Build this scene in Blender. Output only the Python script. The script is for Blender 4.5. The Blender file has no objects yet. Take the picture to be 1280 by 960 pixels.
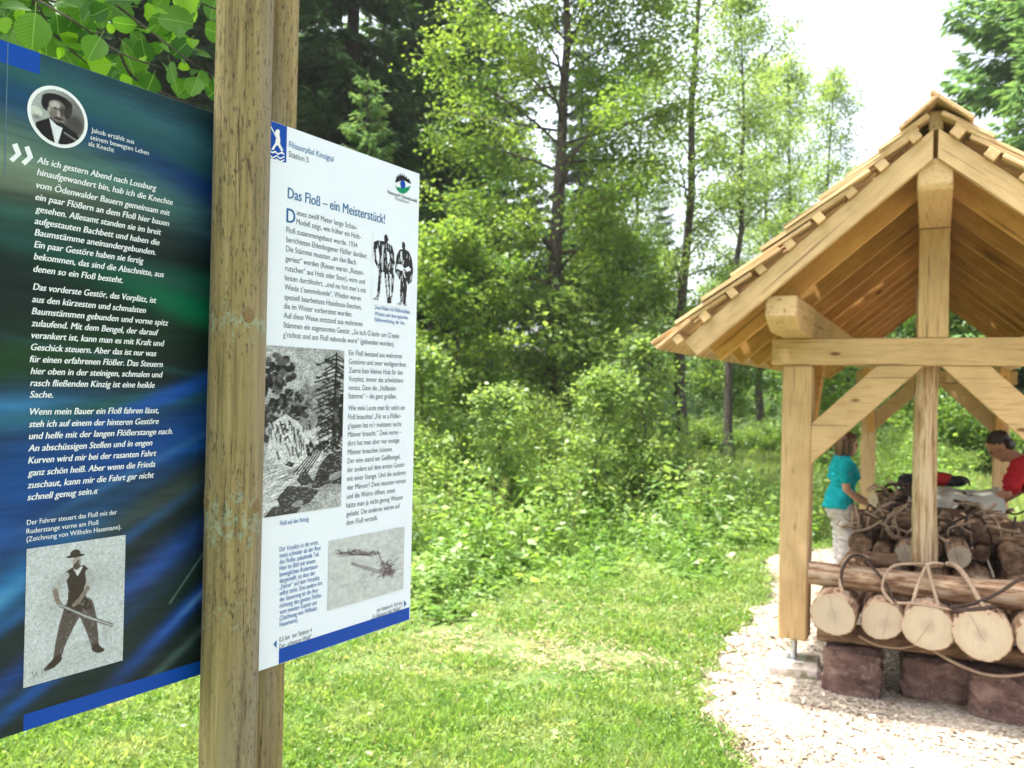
import bpy, bmesh, math, random
import numpy as np
from mathutils import Vector, Matrix

# ============================================================ scene, camera, light
SC = bpy.context.scene
COL = SC.collection
EYE = 1.9
_F = 1036.0; _roll = math.radians(1.2); _pit = math.radians(0.4)
FW = np.array([0, math.cos(_pit), math.sin(_pit)]); _R0 = np.array([1., 0, 0]); _U0 = np.cross(_R0, FW)
RT = math.cos(_roll)*_R0 + math.sin(_roll)*_U0
UP = -math.sin(_roll)*_R0 + math.cos(_roll)*_U0
CAMP = np.array([0, 0, EYE])
cam_d = bpy.data.cameras.new('camera'); cam = bpy.data.objects.new('camera', cam_d); COL.objects.link(cam)
cam_d.sensor_width = 17.3; cam_d.lens = 17.3*_F/1280; cam_d.clip_start = .05; cam_d.clip_end = 1500
cam.matrix_world = Matrix(((RT[0], UP[0], -FW[0], 0), (RT[1], UP[1], -FW[1], 0), (RT[2], UP[2], -FW[2], EYE), (0, 0, 0, 1)))
cam_d.dof.use_dof = True; cam_d.dof.focus_distance = 1.62; cam_d.dof.aperture_fstop = 2.8
SC.camera = cam

SUN_TO = Vector((-.38, .07, 1.0)).normalized()          # direction from the scene to the sun
sun_d = bpy.data.lights.new('sun', 'SUN'); sun = bpy.data.objects.new('sun', sun_d); COL.objects.link(sun)
sun_d.energy = 3.9; sun_d.angle = math.radians(1.2); sun_d.color = (1, .955, .88)
sun.rotation_mode = 'QUATERNION'; sun.rotation_quaternion = SUN_TO.to_track_quat('Z', 'Y')
world = bpy.data.worlds.new('World'); SC.world = world; world.use_nodes = True
wn = world.node_tree.nodes; wl = world.node_tree.links
sky = wn.new('ShaderNodeTexSky'); sky.sky_type = 'NISHITA'; sky.sun_disc = False
sky.sun_elevation = math.asin(SUN_TO.z); sky.sun_rotation = math.atan2(SUN_TO.x, SUN_TO.y)
sky.air_density = 1.0; sky.dust_density = 6.0; sky.ozone_density = 1.0
hsv = wn.new('ShaderNodeHueSaturation'); hsv.inputs['Saturation'].default_value = .5; hsv.inputs['Value'].default_value = 1.2   # thin bright veil over the whole sky
wl.new(sky.outputs[0], hsv.inputs['Color']); wl.new(hsv.outputs[0], wn['Background'].inputs[0]); wn['Background'].inputs[1].default_value = .15
SC.view_settings.view_transform = 'Standard'; SC.view_settings.look = 'None'
SC.view_settings.exposure = 1.72; SC.view_settings.gamma = 1
SC.cycles.max_bounces = 7; SC.cycles.diffuse_bounces = 3; SC.cycles.transparent_max_bounces = 8
SC.cycles.transmission_bounces = 3; SC.cycles.glossy_bounces = 2
SC.cycles.caustics_reflective = False; SC.cycles.caustics_refractive = False

RNG = np.random.default_rng(7); random.seed(7)

# ------------------------------------------------------------ measuring helpers (rays through the real camera, met with real planes)
def ray(x, y): return FW + RT*(x-640)/_F - UP*(y-480)/_F
def hit(x, y, p, n):
    d = ray(x, y); return CAMP + d*((np.array(p)-CAMP) @ n)/(d @ n)
def depth_pt(x, y, z): return CAMP + ray(x, y)*z
def gxy(px, z): return ((px-640)/_F*z, z)                 # ground position below a picture column at distance z

_d = ray(1168, 498.); PHI = math.atan2(_d[0], _d[1])
A = np.array([math.sin(PHI), math.cos(PHI), 0]); B = np.array([math.cos(PHI), -math.sin(PHI), 0])
def W(s, t, h): return Vector(tuple(B*s + A*t + np.array([0, 0, h])))   # shelter frame: s across, t along the ridge, h up

# ============================================================ object helpers
def tag(o, label=None, cat=None, group=None, kind=None):
    if label: o['label'] = label
    if cat: o['category'] = cat
    if group: o['group'] = group
    if kind: o['kind'] = kind
    return o
def thing(name, loc, label, cat, group=None, rz=0):
    o = bpy.data.objects.new(name, None); COL.objects.link(o); o.location = loc; o.rotation_euler = (0, 0, rz)
    o.empty_display_size = .1
    return tag(o, label, cat, group)
def base(o):
    return o.matrix_basis
def place(o, M, parent=None):
    """M = world matrix; the parents are only ever unscaled or built before placing"""
    if parent is None: o.matrix_basis = M; return o
    o.parent = parent
    pw = parent.matrix_basis if parent.parent is None else parent.parent.matrix_basis @ parent.matrix_basis
    o.matrix_basis = pw.inverted() @ M
    return o
def newobj(name, me, mats, parent=None, M=None, smooth=False):
    o = bpy.data.objects.new(name, me); COL.objects.link(o)
    if not isinstance(mats, (list, tuple)): mats = [mats]
    if len(me.materials) == 0:
        for m in mats: me.materials.append(m)
    if smooth: me.polygons.foreach_set('use_smooth', [True]*len(me.polygons))
    place(o, M if M is not None else Matrix.Identity(4), parent)
    return o
def pydata(name, v, f):
    me = bpy.data.meshes.new(name); me.from_pydata([tuple(p) for p in v], [], [tuple(int(i) for i in q) for q in f]); me.update(); return me
def npmesh(name, V, Q):
    """V Nx3, Q Mx(3|4) arrays of equal-size faces"""
    me = bpy.data.meshes.new(name); V = np.asarray(V, np.float32); Q = np.asarray(Q, np.int32)
    k = Q.shape[1]; me.vertices.add(len(V)); me.vertices.foreach_set('co', V.ravel())
    me.loops.add(Q.size); me.loops.foreach_set('vertex_index', Q.ravel())
    me.polygons.add(len(Q)); me.polygons.foreach_set('loop_start', np.arange(0, Q.size, k, dtype=np.int32))
    me.update(calc_edges=True); return me
def fattr(me, name, vals):
    a = me.attributes.new(name, 'FLOAT', 'POINT'); a.data.foreach_set('value', np.asarray(vals, np.float32).ravel())
def frame(p, x, y=None):
    x = Vector(x).normalized(); y = Vector(y) if y is not None else Vector((0, 0, 1))
    z = x.cross(y).normalized(); y = z.cross(x).normalized()
    M = Matrix((x, y, z)).transposed().to_4x4(); M.translation = Vector(p); return M

# ============================================================ materials
class NT:
    def __init__(s, name):
        s.m = bpy.data.materials.new(name); s.m.use_nodes = True; s.t = s.m.node_tree; s.n = s.t.nodes
        s.b = s.n['Principled BSDF']; s.out = s.n['Material Output']; s.b.inputs['Specular IOR Level'].default_value = .3
    def add(s, ty, **k):
        n = s.n.new(ty)
        for a, v in k.items(): setattr(n, a, v)
        return n
    def l(s, a, b): s.t.links.new(a, b)
    def coord(s, which='Object', scale=(1, 1, 1), rnd=True):
        tc = s.add('ShaderNodeTexCoord'); mp = s.add('ShaderNodeMapping'); mp.inputs['Scale'].default_value = scale
        s.l(tc.outputs[which], mp.inputs[0])
        if rnd:
            oi = s.add('ShaderNodeObjectInfo'); mu = s.add('ShaderNodeMath', operation='MULTIPLY'); mu.inputs[1].default_value = 37.
            s.l(oi.outputs['Random'], mu.inputs[0]); s.l(mu.outputs[0], mp.inputs['Location'])
        return mp.outputs[0]
    def noise(s, vec, scale, detail=4, rough=.6, dist=0):
        n = s.add('ShaderNodeTexNoise'); n.inputs['Scale'].default_value = scale; n.inputs['Detail'].default_value = detail
        n.inputs['Roughness'].default_value = rough; n.inputs['Distortion'].default_value = dist
        if vec is not None: s.l(vec, n.inputs['Vector'])
        return n.outputs[0]
    def ramp(s, fac, stops):
        r = s.add('ShaderNodeValToRGB'); e = r.color_ramp.elements
        while len(e) < len(stops): e.new(.5)
        for i, (p, c) in enumerate(stops):
            e[i].position = p; e[i].color = (c[0], c[1], c[2], 1) if not isinstance(c, (int, float)) else (c, c, c, 1)
        s.l(fac, r.inputs[0]); return r.outputs[0]
    def mix(s, fac, a, b, mode='MIX'):
        m = s.add('ShaderNodeMix', data_type='RGBA', blend_type=mode)
        if isinstance(fac, (int, float)): m.inputs[0].default_value = fac
        else: s.l(fac, m.inputs[0])
        for i, c in ((6, a), (7, b)):
            if isinstance(c, tuple): m.inputs[i].default_value = (*c, 1)
            else: s.l(c, m.inputs[i])
        return m.outputs[2]
    def math(s, op, a, b=None):
        m = s.add('ShaderNodeMath', operation=op)
        for i, c in ((0, a), (1, b)):
            if c is None: continue
            if isinstance(c, (int, float)): m.inputs[i].default_value = c
            else: s.l(c, m.inputs[i])
        return m.outputs[0]
    def bump(s, h, strength=.3, dist=.01):
        b = s.add('ShaderNodeBump'); b.inputs['Strength'].default_value = strength; b.inputs['Distance'].default_value = dist
        s.l(h, b.inputs['Height']); s.l(b.outputs[0], s.b.inputs['Normal'])
    def col(s, c):
        if isinstance(c, tuple): s.b.inputs['Base Color'].default_value = (*c, 1)
        else: s.l(c, s.b.inputs['Base Color'])
    def rough(s, v): s.b.inputs['Roughness'].default_value = v

def m_plain(name, c, r=.6, metal=0):
    t = NT(name); t.col(c); t.rough(r); t.b.inputs['Metallic'].default_value = metal; return t.m
def m_timber(name, c1, c2, dark, axis=0):
    t = NT(name); sc = [9, 9, 9]; sc[axis] = .9
    v = t.coord('Object', tuple(sc)); g = t.noise(v, 6, 5, .6, .6)
    c = t.ramp(g, [(.3, c2), (.5, c1), (.72, tuple(x*1.08 for x in c1))])
    v2 = t.coord('Object', (1.5, 1.5, 1.5)); blot = t.noise(v2, 2.0, 3)
    c = t.mix(t.ramp(blot, [(.42, 0.), (.68, .5)]), c, tuple(x*.82 for x in c2))
    vo = t.add('ShaderNodeTexVoronoi'); vo.inputs['Scale'].default_value = 3.1; s3 = [1.5, 1.5, 1.5]; s3[axis] = .55
    t.l(t.coord('Object', tuple(s3)), vo.inputs['Vector'])
    c = t.mix(t.ramp(vo.outputs[0], [(.035, 1.), (.075, 0.)]), c, dark)
    s4 = [14, 14, 14]; s4[axis] = .5
    cr = t.noise(t.coord('Object', tuple(s4)), 2.2, 2)
    crk = t.ramp(cr, [(.655, 0.), (.68, .75)])
    c = t.mix(crk, c, tuple(x*.45 for x in c2))
    t.col(c); t.rough(.62); t.bump(g, .25, .004); return t.m
MT = {}
MT['beam'] = m_timber('planed_spruce_timber', (.58, .395, .205), (.46, .295, .13), (.16, .075, .03))
MT['rafter'] = m_timber('sawn_rafter_timber', (.62, .345, .115), (.48, .24, .065), (.14, .06, .02))
MT['shingle'] = m_timber('split_shingle_wood', (.56, .38, .20), (.40, .24, .11), (.2, .1, .05))

def m_post():
    t = NT('weathered_round_post_wood')
    v = t.coord('Object', (22, 22, .9), False); g = t.noise(v, 3.2, 6, .65, .3)
    c = t.ramp(g, [(.28, (.10, .070, .030)), (.45, (.215, .160, .070)), (.62, (.29, .225, .105)), (.8, (.37, .31, .175))])
    side = t.noise(t.coord('Object', (7, 7, .45), False), 1.0, 2)           # grey weathered flank
    c = t.mix(t.ramp(side, [(.44, 0.), (.62, .85)]), c, (.215, .20, .165))
    # mottled black mould specks, elongated
    sp = t.noise(t.coord('Object', (60, 60, 16), False), 2.6, 4, .7); pat = t.noise(t.coord('Object', (9, 9, 1.6), False), 1.4, 3)
    mk = t.math('MULTIPLY', t.ramp(sp, [(.53, 0.), (.66, .85)]), t.ramp(pat, [(.40, 0.), (.52, 1.)]))
    c = t.mix(mk, c, (.035, .03, .022))
    # long drying cracks
    cr = t.noise(t.coord('Object', (34, 34, .55), False), 1.7, 3, .5)
    ck = t.ramp(cr, [(.485, 0.), (.497, .85), (.503, .85), (.515, 0.)])
    ck = t.math('MULTIPLY', ck, t.ramp(t.noise(t.coord('Object', (8, 8, 2), False), 1, 2), [(.5, 0.), (.58, 1.)]))
    c = t.mix(ck, c, (.05, .035, .02))
    # lichen: pale turquoise crust in two zones
    tc = t.add('ShaderNodeTexCoord'); sep = t.add('ShaderNodeSeparateXYZ'); t.l(tc.outputs['Object'], sep.inputs[0])
    zz = sep.outputs[2]
    zone = None
    for zc, w, a in ((2.03, .07, 1.), (1.62, .13, 1.), (1.42, .10, .6), (1.2, .1, .35)):
        d = t.math('ABSOLUTE', t.math('SUBTRACT', zz, zc)); q = t.math('MULTIPLY', t.math('MAXIMUM', t.math('SUBTRACT', 1., t.math('DIVIDE', d, w)), 0.), a)
        zone = q if zone is None else t.math('MAXIMUM', zone, q)
    ln = t.noise(t.coord('Object', (34, 34, 26), False), 2.0, 5, .7)
    ls = t.math('ADD', ln, t.math('MULTIPLY', zone, .2))
    lk = t.ramp(ls, [(.67, 0.), (.75, 1.)])
    c = t.mix(t.math('MULTIPLY', lk, .55), c, (.27, .36, .28))
    t.col(c); t.rough(.8); t.bump(t.math('SUBTRACT', t.math('ADD', g, t.math('MULTIPLY', lk, .3)), ck), .5, .004)
    return t.m
MT['post'] = m_post()

def m_leaf(name, c1, c2, c3=None, trans=.45, nscale=.5, rough=.45, spec=.4):
    t = NT(name); at = t.add('ShaderNodeAttribute', attribute_name='rnd')
    c = t.mix(at.outputs['Fac'], c1, c2)
    if c3:
        c = t.mix(t.ramp(at.outputs['Fac'], [(.93, 0.), (.95, 1.)]), c, c3)
    n = t.noise(t.coord('Object', (1, 1, 1), True), nscale, 3)
    c = t.mix(t.ramp(n, [(.35, .0), (.65, .5)]), c, c1)
    if name in ('grass_blades', 'clover_foliage', 'herb_foliage'):
        big = t.noise(t.coord('Object', (1, 1, 1), False), 1.7, 4, .65)
        c = t.mix(t.ramp(big, [(.46, 0.), (.62, .6)]), c, (.30, .345, .165) if name == 'grass_blades' else (.27, .36, .13))
        fine = t.noise(t.coord('Object', (1, 1, 1), False), 9., 3, .6)
        c = t.mix(t.ramp(fine, [(.34, .55), (.5, 0.)]), c, (.05, .12, .02))
    t.col(c); t.rough(rough); t.b.inputs['Specular IOR Level'].default_value = spec
    tr = t.add('ShaderNodeBsdfTranslucent')
    tc = t.mix(.6, c, (1.3, 1.15, .4), 'MULTIPLY'); tc = t.mix(1., tc, (2.1, 2.1, 2.1), 'MULTIPLY')
    t.l(tc, tr.inputs[0])
    mx = t.add('ShaderNodeMixShader'); mx.inputs[0].default_value = trans
    t.l(t.b.outputs[0], mx.inputs[1]); t.l(tr.outputs[0], mx.inputs[2]); t.l(mx.outputs[0], t.out.inputs[0]); return t.m
MT['alder'] = m_leaf('alder_foliage', (.05, .12, .022), (.20, .285, .055), trans=.42)
MT['alder_pale'] = m_leaf('pale_alder_foliage', (.10, .18, .05), (.24, .33, .10), trans=.42)
MT['willow'] = m_leaf('willow_foliage', (.17, .27, .07), (.28, .38, .13), trans=.42)
MT['herb'] = m_leaf('herb_foliage', (.09, .19, .035), (.20, .31, .06), (.44, .50, .36), trans=.4)
MT['dock'] = m_leaf('seeding_stem_foliage', (.18, .22, .07), (.30, .30, .12), trans=.3)
MT['grass'] = m_leaf('grass_blades', (.11, .21, .04), (.23, .335, .08), (.40, .36, .21), trans=.4, nscale=1.3)
MT['clover'] = m_leaf('clover_foliage', (.08, .17, .03), (.20, .31, .08), (.42, .48, .32), trans=.35)
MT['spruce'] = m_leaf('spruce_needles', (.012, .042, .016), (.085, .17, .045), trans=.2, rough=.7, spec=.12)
MT['spruce_lit'] = m_leaf('lit_fir_needles', (.08, .17, .06), (.19, .30, .11), trans=.3, rough=.7, spec=.15)  # lit copy of the spruce needles, brightness put into the colour
MT['farwood'] = m_leaf('far_wood_foliage', (.04, .095, .028), (.13, .22, .06), trans=.35, nscale=.25)

def m_bark(name, c1, c2, sz=(10, 10, 3)):
    t = NT(name); g = t.noise(t.coord('Object', sz), 3, 5, .65); t.col(t.ramp(g, [(.35, c1), (.62, c2)])); t.rough(.9); t.bump(g, .6, .02); return t.m
MT['bark'] = m_bark('grey_alder_bark', (.028, .022, .018), (.10, .084, .068))
MT['spruce_bark'] = m_bark('brown_spruce_bark', (.012, .010, .008), (.045, .034, .026))

def m_logbark():
    t = NT('peeling_log_bark'); v = t.coord('Object', (2.2, 13, 13)); g = t.noise(v, 2.2, 6, .65, .5)
    c = t.ramp(g, [(.28, (.06, .03, .018)), (.42, (.19, .10, .055)), (.52, (.36, .24, .15)), (.66, (.44, .36, .28)), (.8, (.50, .44, .36))])
    t.col(c); t.rough(.85); t.bump(g, .6, .012); return t.m
MT['logbark'] = m_logbark()
def m_logbark2():
    t = NT('brown_log_bark'); v = t.coord('Object', (2.5, 10, 10)); g = t.noise(v, 2.2, 6, .65, .5)
    c = t.ramp(g, [(.3, (.055, .032, .02)), (.5, (.17, .10, .06)), (.68, (.33, .22, .14)), (.82, (.46, .36, .26))])
    t.col(c); t.rough(.85); t.bump(g, .6, .012); return t.m
MT['logbark2'] = m_logbark2()
def m_logend():
    t = NT('sawn_log_end_wood')
    tc = t.add('ShaderNodeTexCoord'); sep = t.add('ShaderNodeSeparateXYZ'); t.l(tc.outputs['Object'], sep.inputs[0])
    oi = t.add('ShaderNodeObjectInfo')
    ox = t.math('MULTIPLY', t.math('SUBTRACT', oi.outputs['Random'], .5), .05)
    y = t.math('ADD', sep.outputs[1], ox); z = t.math('SUBTRACT', sep.outputs[2], ox)
    r = t.math('SQRT', t.math('ADD', t.math('MULTIPLY', y, y), t.math('MULTIPLY', z, z)))
    nz = t.noise(t.coord('Object', (1, 1, 1)), 9, 4)
    rr = t.math('ADD', r, t.math('MULTIPLY', nz, .022))
    ring = t.math('SINE', t.math('MULTIPLY', rr, 620.))
    c = t.mix(t.math('MULTIPLY', t.math('ADD', ring, 1.), .28), (.50, .42, .30), (.39, .31, .21))
    c = t.mix(t.ramp(rr, [(.03, .75), (.062, 0.)]), c, (.34, .27, .21))          # heartwood stain
    bl = t.noise(t.coord('Object', (1, 1, 1)), 14, 4); c = t.mix(t.ramp(bl, [(.5, 0.), (.72, .45)]), c, (.36, .30, .25))
    # one drying crack across the face
    w = t.math('ADD', t.math('ADD', y, t.math('MULTIPLY', z, .8)), t.math('MULTIPLY', nz, .02))
    an = t.math('MULTIPLY', oi.outputs['Random'], 6.28)
    w = t.math('ADD', t.math('ADD', t.math('MULTIPLY', y, t.math('COSINE', an)), t.math('MULTIPLY', z, t.math('SINE', an))), t.math('MULTIPLY', nz, .03))
    ck = t.ramp(t.math('ABSOLUTE', t.math('SUBTRACT', w, .012)), [(.0012, .8), (.003, 0.)])
    ck = t.math('MULTIPLY', ck, t.ramp(z, [(.0, 1.), (.03, 0.)]))
    c = t.mix(ck, c, (.12, .07, .04))
    c = t.mix(t.math('MULTIPLY', oi.outputs['Random'], .55), c, (.34, .27, .20))
    rim = t.ramp(t.math('SUBTRACT', rr, t.math('MULTIPLY', bl, .02)), [(.10, 0.), (.125, .5)]); c = t.mix(rim, c, (.40, .31, .21))
    sw = t.noise(t.coord('Object', (1, 3, 60)), 3, 3); c = t.mix(t.ramp(sw, [(.5, 0.), (.68, .3)]), c, (.30, .23, .16))
    t.col(c); t.rough(.8); t.bump(t.math('ADD', bl, sw), .3, .004); return t.m
MT['logend'] = m_logend()
def m_stone():
    t = NT('red_sandstone'); g = t.noise(t.coord('Object', (1, 1, 1.6)), 7, 7, .65); g2 = t.noise(t.coord('Object', (1, 1, 1)), 35, 4)
    c = t.ramp(g, [(.3, (.05, .03, .025)), (.5, (.135, .078, .063)), (.7, (.25, .16, .13))])
    c = t.mix(t.ramp(g2, [(.55, 0.), (.75, .5)]), c, (.36, .26, .22)); t.col(c); t.rough(.92); t.bump(g, .9, .03); return t.m
MT['stone'] = m_stone()
def m_withy():
    t = NT('twisted_withy_bark'); g = t.noise(t.coord('Generated', (30, 30, 30)), 2, 3)
    t.col(t.ramp(g, [(.35, (.14, .09, .055)), (.52, (.36, .25, .17)), (.7, (.58, .46, .35))])); t.rough(.75); t.bump(g, .4, .004); return t.m
MT['withy'] = m_withy(); MT['withy_dark'] = m_plain('dark_withy_bark', (.05, .03, .022), .8)
MT['steel'] = m_plain('galvanised_steel', (.55, .56, .58), .4, .8)
def m_concrete():
    t = NT('mossy_footing_stone'); g = t.noise(t.coord('Object', (1, 1, 1)), 12, 5); t.col(t.ramp(g, [(.35, (.16, .15, .07)), (.5, (.42, .36, .31)), (.7, (.55, .49, .44))])); t.rough(.9); t.bump(g, .4, .01); return t.m
MT['footing'] = m_concrete()

# ============================================================ the ground
def chips_edge(t):   # s of the left edge of the wood-chip yard at ridge-axis distance t
    return float(np.interp(t, [2.0, 3.4, 4.35, 4.86, 5.2, 5.6, 6.6, 8.3, 9.0, 9.9, 10.5, 11.2, 13.2, 13.8], [.25, -.35, -.80, -1.10, -1.24, -1.33, -1.36, -1.34, -1.5, -1.72, -1.5, -.95, -.9, 1.5]))
def gz(x, y):
    x = np.asarray(x, float); y = np.asarray(y, float)
    far = np.clip((y-26)/30, 0, 1.0)**2*2.5
    lz = .05*np.sin(x*.9+1)*np.sin(y*.7)*np.clip((y-7)/6, 0, 1) - .0
    return far + lz*np.clip((-x+2.2)/2, 0, 1)
def build_ground():
    ys = np.concatenate([np.linspace(-30, 0, 8), np.linspace(.5, 14, 55), np.linspace(14.5, 40, 40), np.linspace(42, 130, 30), np.array([200, 400, 900])])
    xs = np.concatenate([np.array([-900, -300, -120, -60]), np.linspace(-40, -11, 18), np.linspace(-10, 12, 90), np.linspace(13, 40, 18), np.array([60, 120, 300, 900])])
    X, Y = np.meshgrid(xs, ys); Z = gz(X, Y)-.02*((Y > 3) & (Y < 14)) ; Z += .02
    Z[(Y < 14)] -= .0
    n, m = X.shape; V = np.stack([X, Y, Z-.02], -1).reshape(-1, 3)
    idx = np.arange(n*m).reshape(n, m); Q = np.stack([idx[:-1, :-1], idx[:-1, 1:], idx[1:, 1:], idx[1:, :-1]], -1).reshape(-1, 4)
    t = NT('lawn_soil'); g = t.noise(t.coord('Object', (1, 1, 1), False), 2.2, 6, .65); f = t.noise(t.coord('Object', (1, 1, 1), False), 40, 4)
    c = t.ramp(g, [(.35, (.055, .105, .02)), (.52, (.11, .165, .04)), (.66, (.24, .21, .10))]); c = t.mix(t.ramp(f, [(.4, 0.), (.7, .6)]), c, (.05, .07, .02))
    t.col(c); t.rough(.95); t.bump(f, .5, .02)
    o = newobj('grass_ground', npmesh('grass_ground', V, Q), t.m); tag(o, 'green lawn and meadow floor running back from the sign to the wooded slope', 'ground', kind='structure')
build_ground()
def build_chipyard():
    ts = np.linspace(1.0, 13.9, 140); V = []; Q = []
    nS = 60
    for i, t in enumerate(ts):
        e = chips_edge(t) + .06*math.sin(t*7.3) + .05*math.sin(t*17+1) + .03*math.sin(t*41)
        for j in range(nS):
            s = e + (6.5-e)*(j/(nS-1))**1.3
            p = W(s, t, 0)
            z = .006 + .012*math.sin(s*5.1+t*3)*math.sin(t*4.3-s*2) + .012 if j > 1 else (.004 if j else -.012)
            V.append((p.x, p.y, z + (float(gz(p.x, p.y)))))
    for i in range(len(ts)-1):
        for j in range(nS-1):
            q = i*nS+j; Q.append((q, q+1, q+nS+1, q+nS))
    t = NT('wood_chip_bed'); v = t.coord('Object', (1, 1, 1), False)
    vo = t.add('ShaderNodeTexVoronoi'); vo.inputs['Scale'].default_value = 55; vo.inputs['Randomness'].default_value = 1; t.l(v, vo.inputs['Vector'])
    big = t.noise(v, 3, 5); hs = t.add('ShaderNodeSeparateColor'); t.l(vo.outputs['Color'], hs.inputs[0])
    c = t.ramp(hs.outputs[0], [(0., (.17, .125, .09)), (.3, (.28, .235, .18)), (.8, (.39, .345, .28)), (1., (.50, .46, .39))])
    c = t.mix(t.ramp(big, [(.45, 0.), (.7, .5)]), c, (.36, .27, .20))
    t.col(c); t.rough(.9); t.bump(vo.outputs['Distance'], .6, .015)
    o = newobj('woodchip_path', pydata('woodchip_path', V, Q), t.m, smooth=True); tag(o, 'pale wood chip surface under and in front of the shelter', 'path', kind='structure')
build_chipyard()

def quads_to_mesh(name, V4, rnd):
    """V4: N x 4 x 3"""
    n = len(V4); me = npmesh(name, V4.reshape(-1, 3), np.arange(n*4).reshape(n, 4)); fattr(me, 'rnd', np.repeat(rnd, 4)); return me
def unit(v): return v/np.maximum(np.linalg.norm(v, axis=-1, keepdims=True), 1e-9)
def leaf_quads(P, size, rng, up=.6, aspect=.62, dirs=None, flat=.5, droop=0.):
    """rhomb leaves: base at P, pointing along dirs"""
    n = len(P); d = rng.normal(size=(n, 3)); d[:, 2] *= flat; d[:, 2] -= droop
    if dirs is not None: d = unit(d) + dirs*1.4
    d = unit(d); nn = rng.normal(size=(n, 3)); nn[:, 2] += up*2.5; side = unit(np.cross(d, nn)); nrm = np.cross(side, d)
    L = (size if np.ndim(size) else np.full(n, size))*rng.uniform(.65, 1.25, n); L = L[:, None]
    w = L*aspect*.5
    return np.stack([P, P+d*L*.45+side*w+nrm*L*.06, P+d*L, P+d*L*.45-side*w+nrm*L*.06], 1)

# chips lying loose
def build_loose_chips():
    rng = np.random.default_rng(3); n = 120000
    t = 3.4 + rng.random(n)**1.3*8.0; s = rng.uniform(-1.9, 4.2, n)
    e = np.array([chips_edge(a) for a in t]); spill = rng.random(n) < .6*np.exp(-np.clip((e-s), 0, 9)*11)
    k = (s > e) | spill; s = s[k]; t = t[k]; n = len(s)
    P = np.outer(s, B) + np.outer(t, A); P[:, 2] = rng.uniform(.012, .032, n) + np.clip((s-e[k])*.0, 0, 0)
    a = rng.uniform(0, 2*math.pi, n); L = rng.uniform(.006, .022, n)*rng.choice([1, 1, 1, 1, 1, 2.2], n); w = L*rng.uniform(.25, .7, n)
    d = np.stack([np.cos(a), np.sin(a), rng.normal(0, .28, n)], 1); sd = np.stack([-np.sin(a), np.cos(a), rng.normal(0, .35, n)], 1)
    V4 = np.stack([P-d*L[:, None]/2-sd*w[:, None]/2, P+d*L[:, None]/2-sd*w[:, None]*.35, P+d*L[:, None]*.45+sd*w[:, None]/2, P-d*L[:, None]/2+sd*w[:, None]*.4], 1)
    tt = NT('loose_wood_chips'); at = tt.add('ShaderNodeAttribute', attribute_name='rnd')
    tt.col(tt.ramp(at.outputs['Fac'], [(0., (.07, .045, .03)), (.12, (.20, .135, .085)), (.38, (.29, .24, .18)), (.78, (.42, .37, .295)), (1., (.54, .50, .43))])); tt.rough(.85)
    rr = rng.random(n); ek = e[k]; nr = np.clip(1-(s-ek)/.55, 0, 1)*np.clip((5.6-t)/.8, 0, 1); rr = rr*(1-.6*nr)
    o = newobj('wood_chips', quads_to_mesh('wood_chips', V4, rr), tt.m); tag(o, 'loose pale wood chips scattered over the yard', 'wood chips', kind='stuff')
build_loose_chips()

# ============================================================ timber pieces
def box_mesh(name, L, w, h, bev=.006):
    bm = bmesh.new(); bmesh.ops.create_cube(bm, size=1)
    for v in bm.verts: v.co = Vector((v.co.x*L, v.co.y*w, v.co.z*h))
    if bev: bmesh.ops.bevel(bm, geom=bm.edges[:], offset=bev, segments=1, affect='EDGES')
    me = bpy.data.meshes.new(name); bm.to_mesh(me); bm.free(); return me
def prism(name, poly, th, mat, parent, origin, xdir, ydir, bev=.005):
    """polygon in the (x,y) plane of a frame, extruded +-th/2 along its normal"""
    M = frame(origin, xdir, ydir); bm = bmesh.new()
    vs = [bm.verts.new((p[0], p[1], -th/2)) for p in poly]; f = bm.faces.new(vs)
    r = bmesh.ops.extrude_face_region(bm, geom=[f]); bmesh.ops.translate(bm, verts=[v for v in r['geom'] if isinstance(v, bmesh.types.BMVert)], vec=(0, 0, th))
    bmesh.ops.recalc_face_normals(bm, faces=bm.faces[:])
    if bev: bmesh.ops.bevel(bm, geom=bm.edges[:], offset=bev, segments=1, affect='EDGES')
    me = bpy.data.meshes.new(name); bm.to_mesh(me); bm.free()
    return newobj(name, me, mat, parent, M)
def beam_st(name, p0, p1, w, h, mat, parent, bev=.006, upv=(0, 0, 1)):
    p0 = Vector(p0); p1 = Vector(p1); M = frame((p0+p1)/2, p1-p0, upv)
    return newobj(name, box_mesh(name, (p1-p0).length, h, w, bev), mat, parent, M)   # local y = up, z = sideways

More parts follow.
